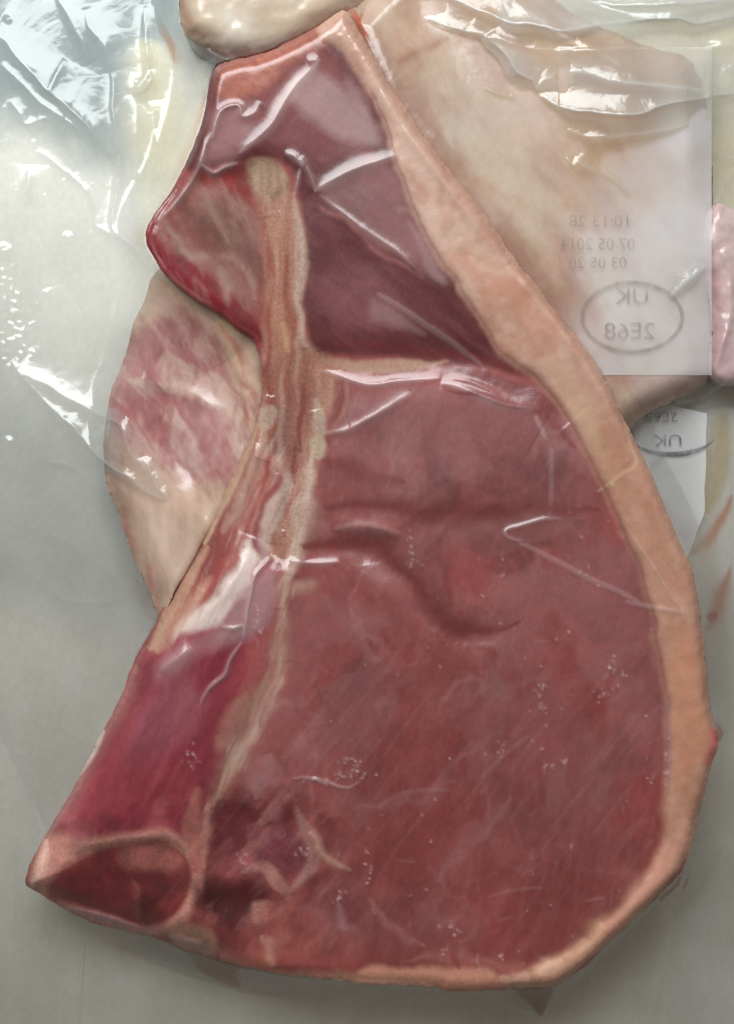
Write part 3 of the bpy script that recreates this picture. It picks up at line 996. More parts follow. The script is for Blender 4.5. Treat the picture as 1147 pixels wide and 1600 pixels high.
G.air += loin_w * (0.075 * pa + 0.05 * np.clip(pb, 0, 1)) * (1 - 0.35 * sstep(1000, 1350, Y))
wet = sstep(0.02, 0.35, -fbm(wxn, wyn, 120, 4, 841, 0.55)) * loin_w
G.col *= (1 - 0.28 * wet)[..., None]
# fine creases where the patches meet, raised and painted paler along the line
cre = sstep(0.06, 0.0, f2 - f1) * np.clip(fbm(X, Y, 45, 3, 87) + 0.25, 0, 1)
creb = sstep(0.05, 0.0, f2b - f1b) * np.clip(fbm(X, Y, 50, 3, 89) + 0.1, 0, 1)
G.air += loin_w * (0.05 * cre + 0.02 * creb)
G.h += loin_w * (0.05 * cre + 0.03 * creb)
G.h += 0.09 * crumple(X, Y, 90, 5, 91) * (1 - rimmask * 0.5) * (0.45 + 0.55 * sstep(520, 640, Y)) + 0.012 * crumple(X, Y, 26, 5, 93)
# streaks of scuffed film low on the loin
sc1 = fbm(X + 0.8 * Y, (Y - X) * 0.06, 10, 3, 95)
G.air += loin_w * 0.16 * np.clip(sc1 - 0.15, 0, 1) * sstep(950, 1200, Y)
for pts, wd, a in [([(560, 620), (700, 640), (840, 660), (900, 720)], 50, 0.07), ([(520, 700), (640, 690), (760, 720)], 50, 0.03),
                   ([(640, 620), (560, 640), (520, 680)], 10, 0.22), ([(690, 860), (720, 830), (800, 830)], 30, 0.07),
                   ([(540, 880), (600, 890), (640, 930), (690, 985)], 22, 0.10), ([(500, 930), (560, 1000), (600, 1040)], 10, 0.10),
                   ([(540, 960), (600, 960), (640, 1000)], 40, 0.05), ([(880, 1180), (870, 1240), (860, 1280)], 16, 0.10),
                   ([(930, 1150), (940, 1200), (935, 1260)], 20, 0.07), ([(800, 1240), (740, 1310), (680, 1380)], 14, 0.12), ([(720, 1220), (660, 1250), (560, 1262)], 10, 0.10),
                   ([(420, 1180), (410, 1210), (400, 1240)], 18, 0.25), ([(530, 1400), (532, 1430), (538, 1460)], 12, 0.22), ([(470, 1420), (500, 1440), (560, 1460)], 20, 0.08),
                   ([(640, 1420), (700, 1450), (760, 1440)], 30, 0.06), ([(680, 1110), (740, 1080), (840, 1060)], 14, 0.08)]:
    G.fog(G.line(pts, wd, wd * 1.2, 18, 0.7), a * 0.6)  # the upper entries paint the window's veil on the loin's shoulder
# creased tape-like lines on the film
for pts, wd, a, am in [([(812, 848), (860, 872), (930, 908), (1000, 940)], 4.5, 0.17, 0.12), ([(978, 940), (1020, 950), (1068, 956)], 4, 0.2, 0.12),
                       ([(972, 812), (1010, 870), (1040, 915), (1068, 955)], 2.0, 0.18, 0.08), ([(862, 700), (862, 760), (858, 812)], 4, 0.14, 0.08),
                       ([(836, 650), (844, 668), (852, 684)], 4, 0.3, 0.15), ([(590, 460), (640, 490), (700, 530), (752, 570)], 5, 0.16, 0.15),
                       ([(760, 1402), (800, 1390), (850, 1388)], 3, 0.09, 0.05), ([(915, 1410), (945, 1404)], 2.5, 0.09, 0.05),
                       ([(590, 1262), (630, 1240), (700, 1235)], 4, 0.07, 0.06), ([(750, 1216), (790, 1180), (826, 1150)], 4, 0.07, 0.06)]:
    G.fog(G.line(pts, wd, wd * 0.9, 3.0, 0.2), a * 0.85)
    G.ridge(pts, am, wd, 2.0, 1.0, 0.3)
# the hooked crease
fold([(880, 810), (850, 812), (820, 820), (792, 828), (796, 840), (824, 846)], 0.28, 3.5, 0.2, 3)
# long folds with hard glints
fold([(690, 598), (720, 606), (760, 622), (800, 634), (846, 640)], 0.85, 8, 0.35, 9)
fold([(700, 590), (740, 598), (780, 618)], 0.3, 4, 0.1, 4)
fold([(500, 578), (530, 586), (575, 600), (620, 596), (690, 590)], 0.45, 5, 0.35, 6)
fold([(505, 680), (550, 668), (600, 640), (640, 616)], 0.5, 7, 0.2, 7)
fold([(452, 876), (490, 880), (532, 878)], 0.4, 4.5, 0.22, 5)
fold([(520, 826), (570, 822), (628, 834)], 0.5, 10, 0.14, 9)
fold([(490, 300), (540, 270), (590, 252), (625, 240)], 0.7, 9, 0.3, 12)
fold([(500, 305), (550, 345), (610, 385), (650, 420)], 0.4, 6, 0.14, 7)
fold([(470, 245), (485, 275), (492, 300)], 0.4, 5, 0.2, 6)
fold([(445, 238), (462, 246), (474, 262)], 0.6, 6, 0.35, 6)
fold([(470, 262), (464, 285), (458, 308)], 0.35, 4, 0.25, 4)
fold([(330, 220), (345, 175), (372, 165), (380, 182), (398, 176), (405, 158)], 0.6, 5, 0.22, 6)
fold([(320, 215), (316, 248), (300, 285), (272, 320), (240, 348)], 0.6, 6, 0.3, 6)
fold([(316, 256), (334, 270), (352, 262), (372, 255)], 0.6, 5, 0.4, 6)
fold([(372, 240), (420, 200), (450, 150), (500, 92)], 0.6, 9, 0.3, 10)
fold([(500, 92), (480, 95)], 0.4, 5, 0.3, 5)
PLF = G.poly([(452, 150), (490, 100), (500, 112), (545, 150), (585, 200), (590, 225), (540, 220), (500, 200)], 12, 6)
G.fog(PLF, 0.36)  # window reflection on a tilted film facet, painted in as haze
G.fog(G.poly([(540, 130), (560, 140), (580, 190), (560, 170)], 8, 4), 0.2)
G.fog(G.poly([(335, 175), (400, 170), (380, 240), (325, 255)], 14, 8), 0.16)
G.fog(G.poly([(500, 300), (560, 268), (620, 255), (655, 380), (690, 440), (640, 410), (560, 350)], 18, 8), 0.13)  # whitish reflections over the upper muscle, painted likewise
G.fog(G.poly([(640, 350), (680, 400), (700, 440), (684, 440), (660, 400)], 8, 8), 0.2)
G.fog(G.poly([(585, 470), (640, 500), (660, 520), (600, 510), (575, 500)], 8, 10), 0.16)
# purple-white film bridge over the rib end
fold([(424, 870), (398, 900), (392, 930), (386, 960), (380, 1002)], 0.6, 4, 0.22, 5)
fold([(380, 1002), (360, 1030), (350, 1055), (325, 1078), (312, 1102)], 0.6, 4, 0.3, 4)
fold([(345, 978), (365, 982), (380, 976)], 0.4, 4, 0.3, 4)
G.fog(G.poly([(392, 905), (425, 885), (432, 940), (400, 990), (380, 1000), (330, 1010), (290, 1040), (250, 1060), (262, 1020), (330, 980)], 16, 6), 0.22)
G.fog(G.poly([(370, 915), (388, 905), (386, 930), (366, 935)], 6, 4), 0.3)
fold([(250, 1048), (275, 1030), (300, 1012)], 0.7, 12, 0.16, 12)
G.fog(G.poly([(405, 835), (420, 850), (416, 872), (406, 870)], 6, 3), 0.4)
# left wall edge of film against the lower muscle
fold([(200, 1462 - 400), (190, 1090)], 0.2, 5, 0.05, 5)
fold([(95, 1420), (140, 1426), (190, 1440), (240, 1458)], 0.45, 5, 0.12, 6)
fold([(262, 1462), (290, 1468), (320, 1476)], 0.4, 5, 0.3, 6)
# the rim's rolled upper edge takes a long glint
G.ridge([(552, 52), (584, 112), (612, 170), (656, 232), (701, 292), (746, 352), (796, 412)], 0.5, 11, 1.7, 1, 0.4)
G.ridge([(800, 412), (860, 490), (930, 590), (980, 690)], 0.5, 10, 1.6, 2, 0.3)
# sparkling pinpricks and frosty scraps trapped under the film
rnd = np.random.RandomState(5)
spots = [(544, 1188, 14, 12), (536, 1212, 26, 8), (560, 1206, 22, 8), (500, 1222, 34, 5), (848, 1100, 9, 18), (846, 1075, 6, 6), (942, 1085, 8, 10), (884, 1190, 8, 4), (855, 1200, 8, 6),
         (782, 1170, 6, 14), (1042, 1190, 4, 50), (1018, 1220, 5, 5), (702, 1446, 12, 5), (714, 1462, 5, 10), (692, 1488, 5, 8), (748, 1505, 8, 8), (784, 1492, 6, 6), (535, 1405, 10, 8),
         (404, 975, 10, 20), (300, 1180, 16, 12), (380, 1340, 8, 10), (470, 1330, 10, 10), (576, 1355, 6, 40), (640, 860, 10, 30), (960, 1050, 20, 20)]
for (sx, sy, rx, ry) in spots:
    for k in range(max(3, int(math.sqrt(rx * ry) * 0.9))):
        x0, y0 = sx + rx * rnd.randn() * 0.6, sy + ry * rnd.randn() * 0.6
        x1, y1 = x0 + rnd.randn() * 1.6, y0 + rnd.randn() * 1.6
        G.fog(G.line([(x0, y0), (x1, y1)], 1.5, 1.6, 0, 0), 0.15 + 0.35 * rnd.rand() ** 2)
        G.ridge([(x0, y0), (x1, y1)], 0.05, 3.0, 2, 0, 0)
for k in range(70):
    x0, y0 = 440 + 600 * rnd.rand(), 700 + 800 * rnd.rand()
    G.fog(G.line([(x0, y0), (x0 + rnd.randn() * 2, y0 + rnd.randn() * 2)], 1.5, 1.0, 0, 0), 0.12 + 0.25 * rnd.rand() ** 2)
    G.ridge([(x0, y0), (x0 + 0.5, y0 + 0.5)], 0.05, 3.0, 2, 0, 0)
# torn silverskin edge
tear = [(448, 1220), (470, 1216), (500, 1222), (520, 1230), (545, 1232), (560, 1222)]
fold(tear, 0.3, 3, 0.25, 2.6, warp=8)
for k in range(10):                                            # short faint scuffs
    x0, y0 = 500 + 520 * rnd.rand(), 900 + 580 * rnd.rand()
    a = rnd.choice([-0.7, -0.6, 1.5, 1.45, 0.1]) + rnd.randn() * 0.15
    l = 10 + 40 * rnd.rand()
    pts = [(x0, y0), (x0 + l * 0.5 * math.cos(a), y0 + l * 0.5 * math.sin(a)), (x0 + l * math.cos(a) + 3 * rnd.randn(), y0 + l * math.sin(a))]
    G.fog(G.line(pts, 1.6, 1.4, 3, 0.5), 0.03 + 0.05 * rnd.rand())


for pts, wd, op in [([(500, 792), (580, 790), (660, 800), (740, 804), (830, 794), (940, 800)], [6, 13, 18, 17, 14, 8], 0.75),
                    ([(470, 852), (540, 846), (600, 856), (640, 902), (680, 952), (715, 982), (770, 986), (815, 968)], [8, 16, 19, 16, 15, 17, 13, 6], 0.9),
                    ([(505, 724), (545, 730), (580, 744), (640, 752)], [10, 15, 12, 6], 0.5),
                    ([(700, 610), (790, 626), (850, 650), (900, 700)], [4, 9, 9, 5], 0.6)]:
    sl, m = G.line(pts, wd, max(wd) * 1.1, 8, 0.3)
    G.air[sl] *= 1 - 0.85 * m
    G.paint((110, 47, 45), (sl, m), op * 0.65, 850)  # shade of the creases painted darker, pale haze thinned there


def zA_bot(x, y):
    return 0.8 + 5.0 * sstep(1240, 1520, y)


def zA_top(x, y):
    return 21.5 - 2.0 * sstep(880, 1560, y)


def rind_mask(G, s, t):
    m = np.zeros(G.X.shape, bool)
    m[rs] = rm_ > 0.5
    return m & (s < 17)


def rim_fn(G, s, t):
    m = np.zeros(G.X.shape, bool)
    m[rs] = rm_ > 0.5
    return m


A_PARTS = [('loin_muscle', None, M_MUSCLE),
           ('upper_muscle', UP, M_MUSCLE),
           ('belly_muscle', BE, M_MUSCLE),
           ('rib_muscle', LL, M_MUSCLE),
           ('fat_seam', [(452, 880), (462, 930), (452, 1000), (440, 1060), (416, 1126), (388, 1186), (358, 1236), (330, 1262), (318, 1250), (345, 1200), (372, 1150), (400, 1090), (420, 1030), (438, 980), (440, 900)], M_FAT),
           ('fat_streak', [(400, 832), (406, 852), (372, 915), (318, 975), (262, 1012), (250, 1004), (300, 960), (345, 910), (378, 860)], M_FAT),
           ('backbone', BO, M_BONE),
           ('spinal_channel', [(330, 1262), (360, 1238), (460, 1236), (492, 1310), (488, 1360), (452, 1410), (400, 1448), (340, 1450), (308, 1420), (318, 1360), (326, 1310)], M_BONE),
           ('vertebra_bone', [(44, 1392), (58, 1330), (80, 1302), (130, 1306), (200, 1298), (260, 1296), (300, 1318), (320, 1360), (310, 1410), (282, 1452), (230, 1466), (150, 1446), (80, 1416)], M_BONE),
           ('marrow', MARROW, M_BONE),
           ('fat_rim', rim_fn, M_FAT),
           ('rind', rind_mask, M_FAT)]
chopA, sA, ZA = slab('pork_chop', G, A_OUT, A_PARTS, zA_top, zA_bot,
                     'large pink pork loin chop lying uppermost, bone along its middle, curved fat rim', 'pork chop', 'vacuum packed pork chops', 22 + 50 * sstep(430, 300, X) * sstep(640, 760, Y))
GA = G

# =========================================================== chop underneath
G = Grid(130, 1120, -80, 1020, 3, (188, 158, 134))
X, Y = G.X, G.Y
nb = fbm(X, Y, 90, 4, 121)
G.col *= (1 + 0.10 * nb + 0.05 * fbm(X, Y, 24, 3, 125))[..., None]
# right side: pale rind seen through the bag, browner towards the top chop
PL((150, 106, 84), [(560, 60), (640, 90), (720, 250), (820, 380), (900, 500), (960, 600), (900, 560), (780, 440), (640, 260)], 30, 0.8, 24, 300)
PL((178, 138, 122), [(850, 360), (900, 400), (950, 500), (1000, 600), (960, 600), (900, 500)], 14, 0.8, 8, 480)
PL((202, 182, 160), [(680, 120), (760, 140), (820, 260), (880, 330), (840, 360), (760, 300), (700, 220)], 40, 0.7, 30, 240)
PL((206, 192, 176), [(690, 180), (720, 190), (735, 220), (715, 230), (695, 205)], 14, 0.7, 12, 200)
PL((200, 184, 166), [(735, 160), (765, 165), (760, 180), (738, 178)], 10, 0.6, 10, 170)
PL((190, 150, 122), [(622, 5), (700, 5), (730, 60), (650, 80), (622, 95)], 10, 0.8, 6, 50)
ST((160, 104, 82), [(622, 98), (660, 76), (700, 58)], 7, 8, 0.7, 4, y=80)
ST((182, 134, 106), [(700, 300), (760, 290), (830, 340)], 16, 18, 0.6, 16, y=300)
PL((206, 190, 178), [(905, 385), (960, 360), (1050, 330), (1110, 330), (1114, 560), (1040, 600), (1000, 585), (950, 490)], 18, 0.85, 10, 460)
PL((186, 150, 146), [(985, 590), (1050, 590), (1110, 585), (1100, 612), (1040, 632), (1000, 630)], 8, 0.8, 6, 610)
ST((196, 160, 124), [(880, 300), (940, 320), (985, 350)], 26, 30, 0.6, 14, y=330)
# left side: streaky pink meat with fat
PL((176, 112, 110), [(190, 560), (240, 500), (300, 480), (360, 560), (390, 640), (400, 720), (340, 760), (250, 720), (180, 690), (170, 640)], 12, 1, 12, 600)
PL((198, 160, 142), [(250, 458), (330, 480), (390, 540), (405, 640), (380, 640), (345, 560), (290, 500), (255, 490)], 14, 0.9, 14, 520)
ST((206, 172, 156), [(200, 590), (250, 598), (300, 615), (350, 640)], [10, 12, 10, 8], 10, 0.85, 12, y=600)
ST((208, 176, 158), [(330, 590), (360, 630), (378, 690), (376, 740)], [8, 18, 16, 6], 12, 0.9, 10, y=660)
ST((204, 168, 150), [(255, 560), (290, 580), (320, 610)], 12, 10, 0.7, 10, y=580)
PL((168, 100, 98), [(200, 630), (260, 625), (330, 650), (370, 720), (350, 760), (310, 740), (280, 700), (210, 680)], 12, 0.85, 16, 680)
ST((150, 80, 78), [(245, 650), (265, 690), (290, 720), (320, 740)], 8, 12, 0.6, 10, y=690)
ST((158, 84, 78), [(318, 660), (322, 710), (330, 750)], 8, 10, 0.5, 10, y=700)
PL((196, 160, 138), [(165, 700), (220, 700), (280, 740), (330, 780), (330, 860), (290, 920), (250, 950), (220, 900), (180, 820)], 16, 0.95, 16, 800)
PL((178, 150, 130), [(210, 800), (300, 800), (310, 880), (260, 930), (225, 880)], 18, 0.7, 16, 850)
ST((188, 104, 90), [(190, 790), (200, 840), (212, 885)], 5, 6, 0.7, 4, y=840)
ST((196, 110, 92), [(234, 880), (238, 920), (246, 955)], 5, 5, 0.8, 4, y=920)
ST((168, 98, 68), [(340, 500), (372, 560), (384, 640), (382, 690)], [4, 7, 7, 5], 6, 0.8, 5, y=600)
ST((214, 176, 130), [(340, 498), (362, 508), (384, 528)], 7, 6, 0.85, 3, y=510)
ST((196, 150, 122), [(350, 540), (390, 600), (398, 660)], 12, 14, 0.7, 6, y=600)
ST((154, 100, 84), [(228, 560), (232, 620)], 5, 8, 0.4, 6, y=590)
ST((150, 116, 100), [(215, 490), (222, 500)], 6, 6, 0.6, 4, y=495)
BLM = MASK([(180, 560), (240, 490), (330, 500), (400, 600), (410, 720), (340, 780), (250, 730), (165, 700)], 14, 14)
STREAK(BLM, 58, 16, 4, (204, 172, 158), (146, 82, 80), 0.75, 501, 620)
STREAK(BLM, 100, 8, 6, (190, 150, 138), (140, 76, 72), 0.35, 505, 620)
STREAK(MASK([(250, 440), (330, 470), (410, 520), (420, 660), (380, 700), (340, 560), (290, 500)], 14, 10), 62, 12, 6, (212, 180, 146), (164, 104, 76), 0.6, 511, 560)
STREAK(MASK([(150, 690), (280, 740), (400, 780), (300, 990), (220, 920)], 16, 14), 80, 18, 4, (204, 176, 152), (156, 120, 100), 0.6, 515, 830)
STREAK(1.0 * (X > 540), 55, 30, 3, (212, 194, 172), (156, 116, 94), 0.4, 521, 300)
G.h += 0.9 * fbm(X, Y, 170, 2, 131) + 0.08 * fbm(X, Y, 50, 3, 135)
G.ridge([(200, 590), (260, 600), (350, 640)], 0.6, 16, 1.6, 6)
G.ridge([(340, 500), (380, 600), (384, 690)], 0.9, 12, 1.6, 3)
G.ridge([(245, 650), (290, 720), (330, 760)], -0.7, 18, 1.6, 8)
G.h += 0.10 * crumple(X, Y, 120, 5, 141)
pt = sstep(0.5, 0.9, voronoi(X + 30 * G.WX, Y + 30 * G.WY, 90, 17)[2])
G.air += 0.07 + 0.12 * pt * np.clip(0.5 + fbm(X, Y, 50, 3, 143), 0, 1)
G.air += 0.22 * sstep(40, 150, -GA.sample(sA, X, Y)) * (X > 560) * (0.6 + 0.6 * fbm(X, Y, 80, 3, 147))
ST((148, 96, 72), [(600, 110), (660, 200), (740, 320), (830, 430), (900, 520), (960, 620)], [8, 16, 20, 18, 14, 8], 30, 0.6, 10, y=400)


def beside(x, y, far, near, reach):
    """height of meat pressed up against the top chop"""
    d = np.clip(-GA.sample(sA, x, y), 0, None)
    return far + (near - far) * np.exp(-(d / reach) ** 1.4)


B_clip = 5.0 - GA.sample(sA, X, Y)


BL_OUT = [(176, 600), (196, 552), (206, 505), (226, 470), (236, 436), (262, 410), (310, 410), (430, 470), (440, 620), (420, 720), (360, 830), (290, 960), (262, 985), (246, 960), (238, 930), (222, 900), (206, 860), (186, 800), (166, 752), (160, 690), (166, 640)]
BR_OUT = [(540, 40), (560, 10), (600, -30), (640, -60), (760, -70), (900, 20), (1000, 70), (1084, 96), (1108, 190), (1112, 300), (1114, 420), (1112, 540), (1100, 600), (1050, 630), (1010, 650), (970, 680), (920, 640), (800, 480), (620, 260)]
chopB, sB, ZB = slab('pork_chop', G, BL_OUT, [('fat_rim', None, M_FAT),
                      ('loin_muscle', [(190, 560), (240, 500), (300, 478), (360, 560), (390, 640), (400, 720), (340, 770), (250, 725), (180, 695), (168, 640)], M_MUSCLE),
                      ('fat_streak', [(320, 580), (350, 590), (380, 640), (392, 700), (380, 750), (364, 740), (360, 690), (340, 640)], M_FAT)],
                     lambda x, y: beside(x, y, 11, 17.5, 70), lambda x, y: 0.6 + 0 * x,
                     'streaky pink and white pork chop showing from under the narrow waist of the top chop', 'pork chop', 'vacuum packed pork chops', 46, B_clip, 1.3, ragged=2.0)
chopE, sE, ZE = slab('pork_chop', G, BR_OUT, [('fat_rim', None, M_FAT), ('rind', lambda G, s, t: (s < 16) & (G.X > 1000) & (G.Y > 380), M_FAT)],
                     lambda x, y: beside(x, y, 12.5, 18.5, 90) - 3.0 * sstep(950, 1100, x), lambda x, y: 0.6 + 0 * x,
                     'pale creamy fat side of a pork chop behind the curved rim of the top chop', 'pork chop', 'vacuum packed pork chops', 46, B_clip, 1.3)
GB = G

# =========================================================== piece above the tip
C_OUT = [(278, -40), (276, 10), (284, 45), (300, 62), (330, 78), (380, 92), (420, 90), (470, 70), (520, 40), (560, 10), (575, -50), (430, -110), (320, -90)]
G = Grid(240, 600, -140, 120, 3, (186, 160, 132))
X, Y = G.X, G.Y
G.col[:] = alb((214, 192, 164), 50)
G.col *= (1 + 0.12 * fbm(X, Y, 60, 4, 151))[..., None]
PL((226, 216, 198), [(330, 10), (370, 10), (400, 50), (380, 80), (345, 60)], 16, 0.8, 12, 40)
ST((172, 122, 92), [(282, -20), (292, 30), (320, 60)], 10, 12, 0.7, 8, y=20)
ST((208, 118, 88), [(330, 78), (385, 94), (430, 88), (490, 60), (545, 22)], [5, 9, 10, 10, 6], 10, 0.9, 5, taper=0.2, y=60)
ST((206, 176, 146), [(440, 70), (500, 30), (540, -10)], 16, 18, 0.6, 8, y=30)
G.h += 0.5 * fbm(X, Y, 60, 3, 155) + 0.1 * crumple(X, Y, 50, 4, 157)
G.air += 0.12 + 0.14 * np.clip(fbm(X, Y, 40, 3, 159), 0, 1)
chopC, sC, ZC = slab('pork_chop', G, C_OUT, [('fat_rim', None, M_FAT), ('rind', lambda G, s, t: (s < 14) & (G.Y > 30), M_FAT)], lambda x, y: 16.0 + 0 * x, lambda x, y: 0.6 + 0 * x,
                     'rounded pale fat end of a chop touching the top chop at its tip', 'pork chop', 'vacuum packed pork chops', 46, 5.0 - np.where(Y >= 0, GA.sample(sA, X, Y), -40), 1.0)
GC = G

# =========================================================== meat of the next pack, at the edge
D_OUT = [(1096, 372), (1104, 340), (1120, 318), (1150, 330), (1230, 340), (1260, 480), (1230, 590), (1160, 600), (1122, 598), (1110, 575), (1112, 520), (1108, 470), (1100, 420)]
G = Grid(1070, 1280, 300, 620, 3, (188, 150, 150))
X, Y = G.X, G.Y
G.col[:] = alb((196, 166, 164), 480)
G.col *= (1 + 0.12 * fbm(X, Y, 40, 4, 161))[..., None]
PL((168, 104, 112), [(1100, 390), (1120, 400), (1132, 470), (1128, 500), (1112, 460)], 8, 0.8, 6, 440)
ST((206, 172, 164), [(1116, 330), (1126, 390), (1138, 450), (1140, 500)], 9, 9, 0.8, 6, y=420)
PL((166, 112, 118), [(1116, 500), (1130, 500), (1138, 560), (1120, 590)], 8, 0.7, 6, 550)
PL((180, 140, 146), [(1126, 560), (1150, 530), (1160, 590), (1126, 596)], 8, 0.8, 4, 570)
G.h += 0.5 * fbm(X, Y, 40, 3, 165)
G.ridge([(1110, 590), (1130, 540), (1142, 480), (1140, 420), (1126, 390)], 0.7, 6, 1.5, 2, 0.3)
G.air += 0.42
chopD, sD, ZD = slab('pork_chop', G, D_OUT, [('loin_muscle', None, M_MUSCLE), ('fat_streak', [(1112, 325), (1124, 325), (1148, 450), (1146, 500), (1134, 500), (1130, 450)], M_FAT)],
                     lambda x, y: 9.0 + 0 * x, lambda x, y: 0.6 + 0 * x,
                     'sliver of pinkish meat in the next pack beside the white label', 'pork chop', 'vacuum packed pork chops', 26)
GD = G

# =========================================================== bag film: drape over everything
CG = 8
F8 = Grid(-80, 1232, -80, 1688, CG)
obs = np.full(F8.X.shape, 0.25)
obs_low = obs.copy()
for GG, ZZ in ((GA, ZA), (GB, ZB), (GB, ZE), (GC, ZC), (GD, ZD)):
    m = (F8.X >= GG.x0) & (F8.X <= GG.x0 + (GG.nx - 1) * GG.step) & (F8.Y >= GG.y0) & (F8.Y <= GG.y0 + (GG.ny - 1) * GG.step)
    v = GG.sample(np.maximum(ZZ, -50), F8.X, F8.Y)
    obs = np.where(m, np.maximum(obs, v), obs)
    if GG is not GA:
        obs_low = np.where(m, np.maximum(obs_low, v), obs_low)
z = obs.copy()
for it in range(260):
    zp = np.pad(z, 1, 'edge')
    avg = 0.25 * (zp[:-2, 1:-1] + zp[2:, 1:-1] + zp[1:-1, :-2] + zp[1:-1, 2:])
    z = np.maximum(obs, avg - 0.16)
drape = z + 0.12
# the two labels lie under the film
LX0, LX1, LY0, LY1 = 872, 1112, 74, 586
lab_m = (F8.X > LX0 - 4) & (F8.X < LX1 + 4) & (F8.Y > LY0 - 4) & (F8.Y < LY1 + 4)
zl = obs_low.copy()
for it in range(120):
    zp = np.pad(zl, 1, 'edge')
    zl = np.maximum(obs_low, 0.25 * (zp[:-2, 1:-1] + zp[2:, 1:-1] + zp[1:-1, :-2] + zp[1:-1, 2:]))
label_z = zl + 0.35


def lab_height(x, y):
    return F8.sample(label_z, np.asarray(x, float), np.asarray(y, float))


FG = Grid(-70, 1220, -70, 1660, 2)
G = FG
X, Y = G.X, G.Y
base = F8.sample(drape, X, Y)
for it in range(22):
    bp_ = np.pad(base, 1, 'edge')
    base = 0.2 * (base + bp_[:-2, 1:-1] + bp_[2:, 1:-1] + bp_[1:-1, :-2] + bp_[1:-1, 2:])
ob = np.full(X.shape, 0.0)
for GG, ZZ in ((GA, ZA), (GB, ZB), (GB, ZE), (GC, ZC), (GD, ZD)):
    m = (X >= GG.x0) & (X <= GG.x0 + (GG.nx - 1) * GG.step) & (Y >= GG.y0) & (Y <= GG.y0 + (GG.ny - 1) * GG.step)
    ob = np.where(m, np.maximum(ob, GG.sample(np.maximum(ZZ, -50), X, Y)), ob)
lm = (X > LX0) & (X < LX1) & (Y > LY0) & (Y < LY1)
ob_l = np.where(lm, np.maximum(ob, lab_height(X, Y)), ob)
loose = sstep(0.2, 3.0, base - ob)
flat = (ob < 0.5)

# creases traced over the loose film
cr = crumple(X, Y, 150, 5, 201) * 0.6 + crumple(X, Y, 48, 5, 203) * 0.04
up = sstep(1150, 500, Y)
G.h += np.maximum(cr + 0.35, -0.1) * (0.25 + 0.75 * np.maximum(loose, flat * 0.8)) * (0.3 + 0.7 * up) * 0.7


def FR(pts, amp, wd, air=0.1, aw=None, pw=0.95, taper=0.5, warp=5, skew=0.0):
    sg = 0.45 if (int(pts[0][0] * 7 + pts[-1][1] * 3) % 2) else -0.45
    G.ridge(pts, amp * 0.8, wd * 2.1, pw, warp, taper, skew=sg)
    if air:
        G.fog(G.line(pts, wd * 0.22, wd * 0.3, warp, taper), air * 0.9)
        G.fog(G.line(pts, wd * 1.3, wd * 2.0, warp * 2, taper), air * 0.2)


# upper left: big diagonal fold and its branches
FR([(-10, 50), (8, 62), (22, 84), (60, 128), (100, 164), (140, 205), (172, 248)], 3.0, 12, 0.34, 12)
FR([(0, 96), (30, 128), (70, 165), (110, 195), (150, 235)], 1.6, 10, 0.22, 10)
FR([(86, -10), (104, 20), (124, 60), (140, 96)], 1.6, 9, 0.22, 10)
FR([(130, 10), (142, 45), (160, 70), (170, 110)], 1.4, 8, 0.14, 10)
FR([(164, 50), (172, 110), (176, 180), (184, 232), (182, 300), (176, 350), (204, 388), (240, 420)], 1.2, 6, 0.10, 6)
FR([(98, 90), (84, 120), (72, 142)], 1.1, 6, 0.12, 6)
FR([(16, 160), (30, 176), (40, 196), (70, 186), (92, 196)], 1.2, 7, 0.16, 7)
FR([(60, 236), (92, 262), (116, 280), (140, 310), (146, 350)], 0.8, 5, 0.2, 5)
FR([(146, 350), (176, 364), (214, 392)], 1.0, 6, 0.15, 6)
FR([(48, 258), (44, 290), (40, 320)], 1.2, 9, 0.16, 8)
FR([(228, 8), (230, 60), (233, 110), (224, 130), (208, 148)], 1.6, 6, 0.35, 7)
FR([(233, 112), (240, 126), (222, 146), (206, 148)], 1.0, 5, 0.3, 6)
FR([(285, 50), (320, 76), (360, 94)], 1.2, 6, 0.2, 6)
FR([(210, 150), (216, 210), (212, 280)], 0.8, 10, 0.06, 10)
FR([(238, 160), (244, 230), (236, 290)], 0.6, 8, 0.05, 8)
# left: long diagonal fold down to the second chop
FR([(16, 566), (40, 596), (80, 636), (116, 670), (140, 700), (180, 732), (225, 768), (262, 782)], 2.6, 9, 0.34, 9)
FR([(30, 580), (80, 606), (124, 630), (165, 655), (186, 668), (205, 705), (232, 738)], 1.6, 7, 0.22, 7)
FR([(228, 712), (240, 756), (264, 784)], 1.0, 5, 0.25, 5)
FR([(236, 440), (246, 480), (240, 530), (228, 580)], 0.9, 5, 0.15, 5)
FR([(70, 452), (78, 480), (84, 540)], 0.7, 6, 0.06, 6)
FR([(100, 650), (116, 700), (150, 720)], 0.8, 9, 0.14, 9)
FR([(70, 720), (100, 722), (112, 736)], 0.8, 10, 0.16, 10)
FR([(0, 810), (60, 830), (140, 870), (200, 930)], 0.8, 20, 0.05, 16)
FR([(60, 900), (100, 930), (180, 945)], 0.5, 14, 0.06, 14)
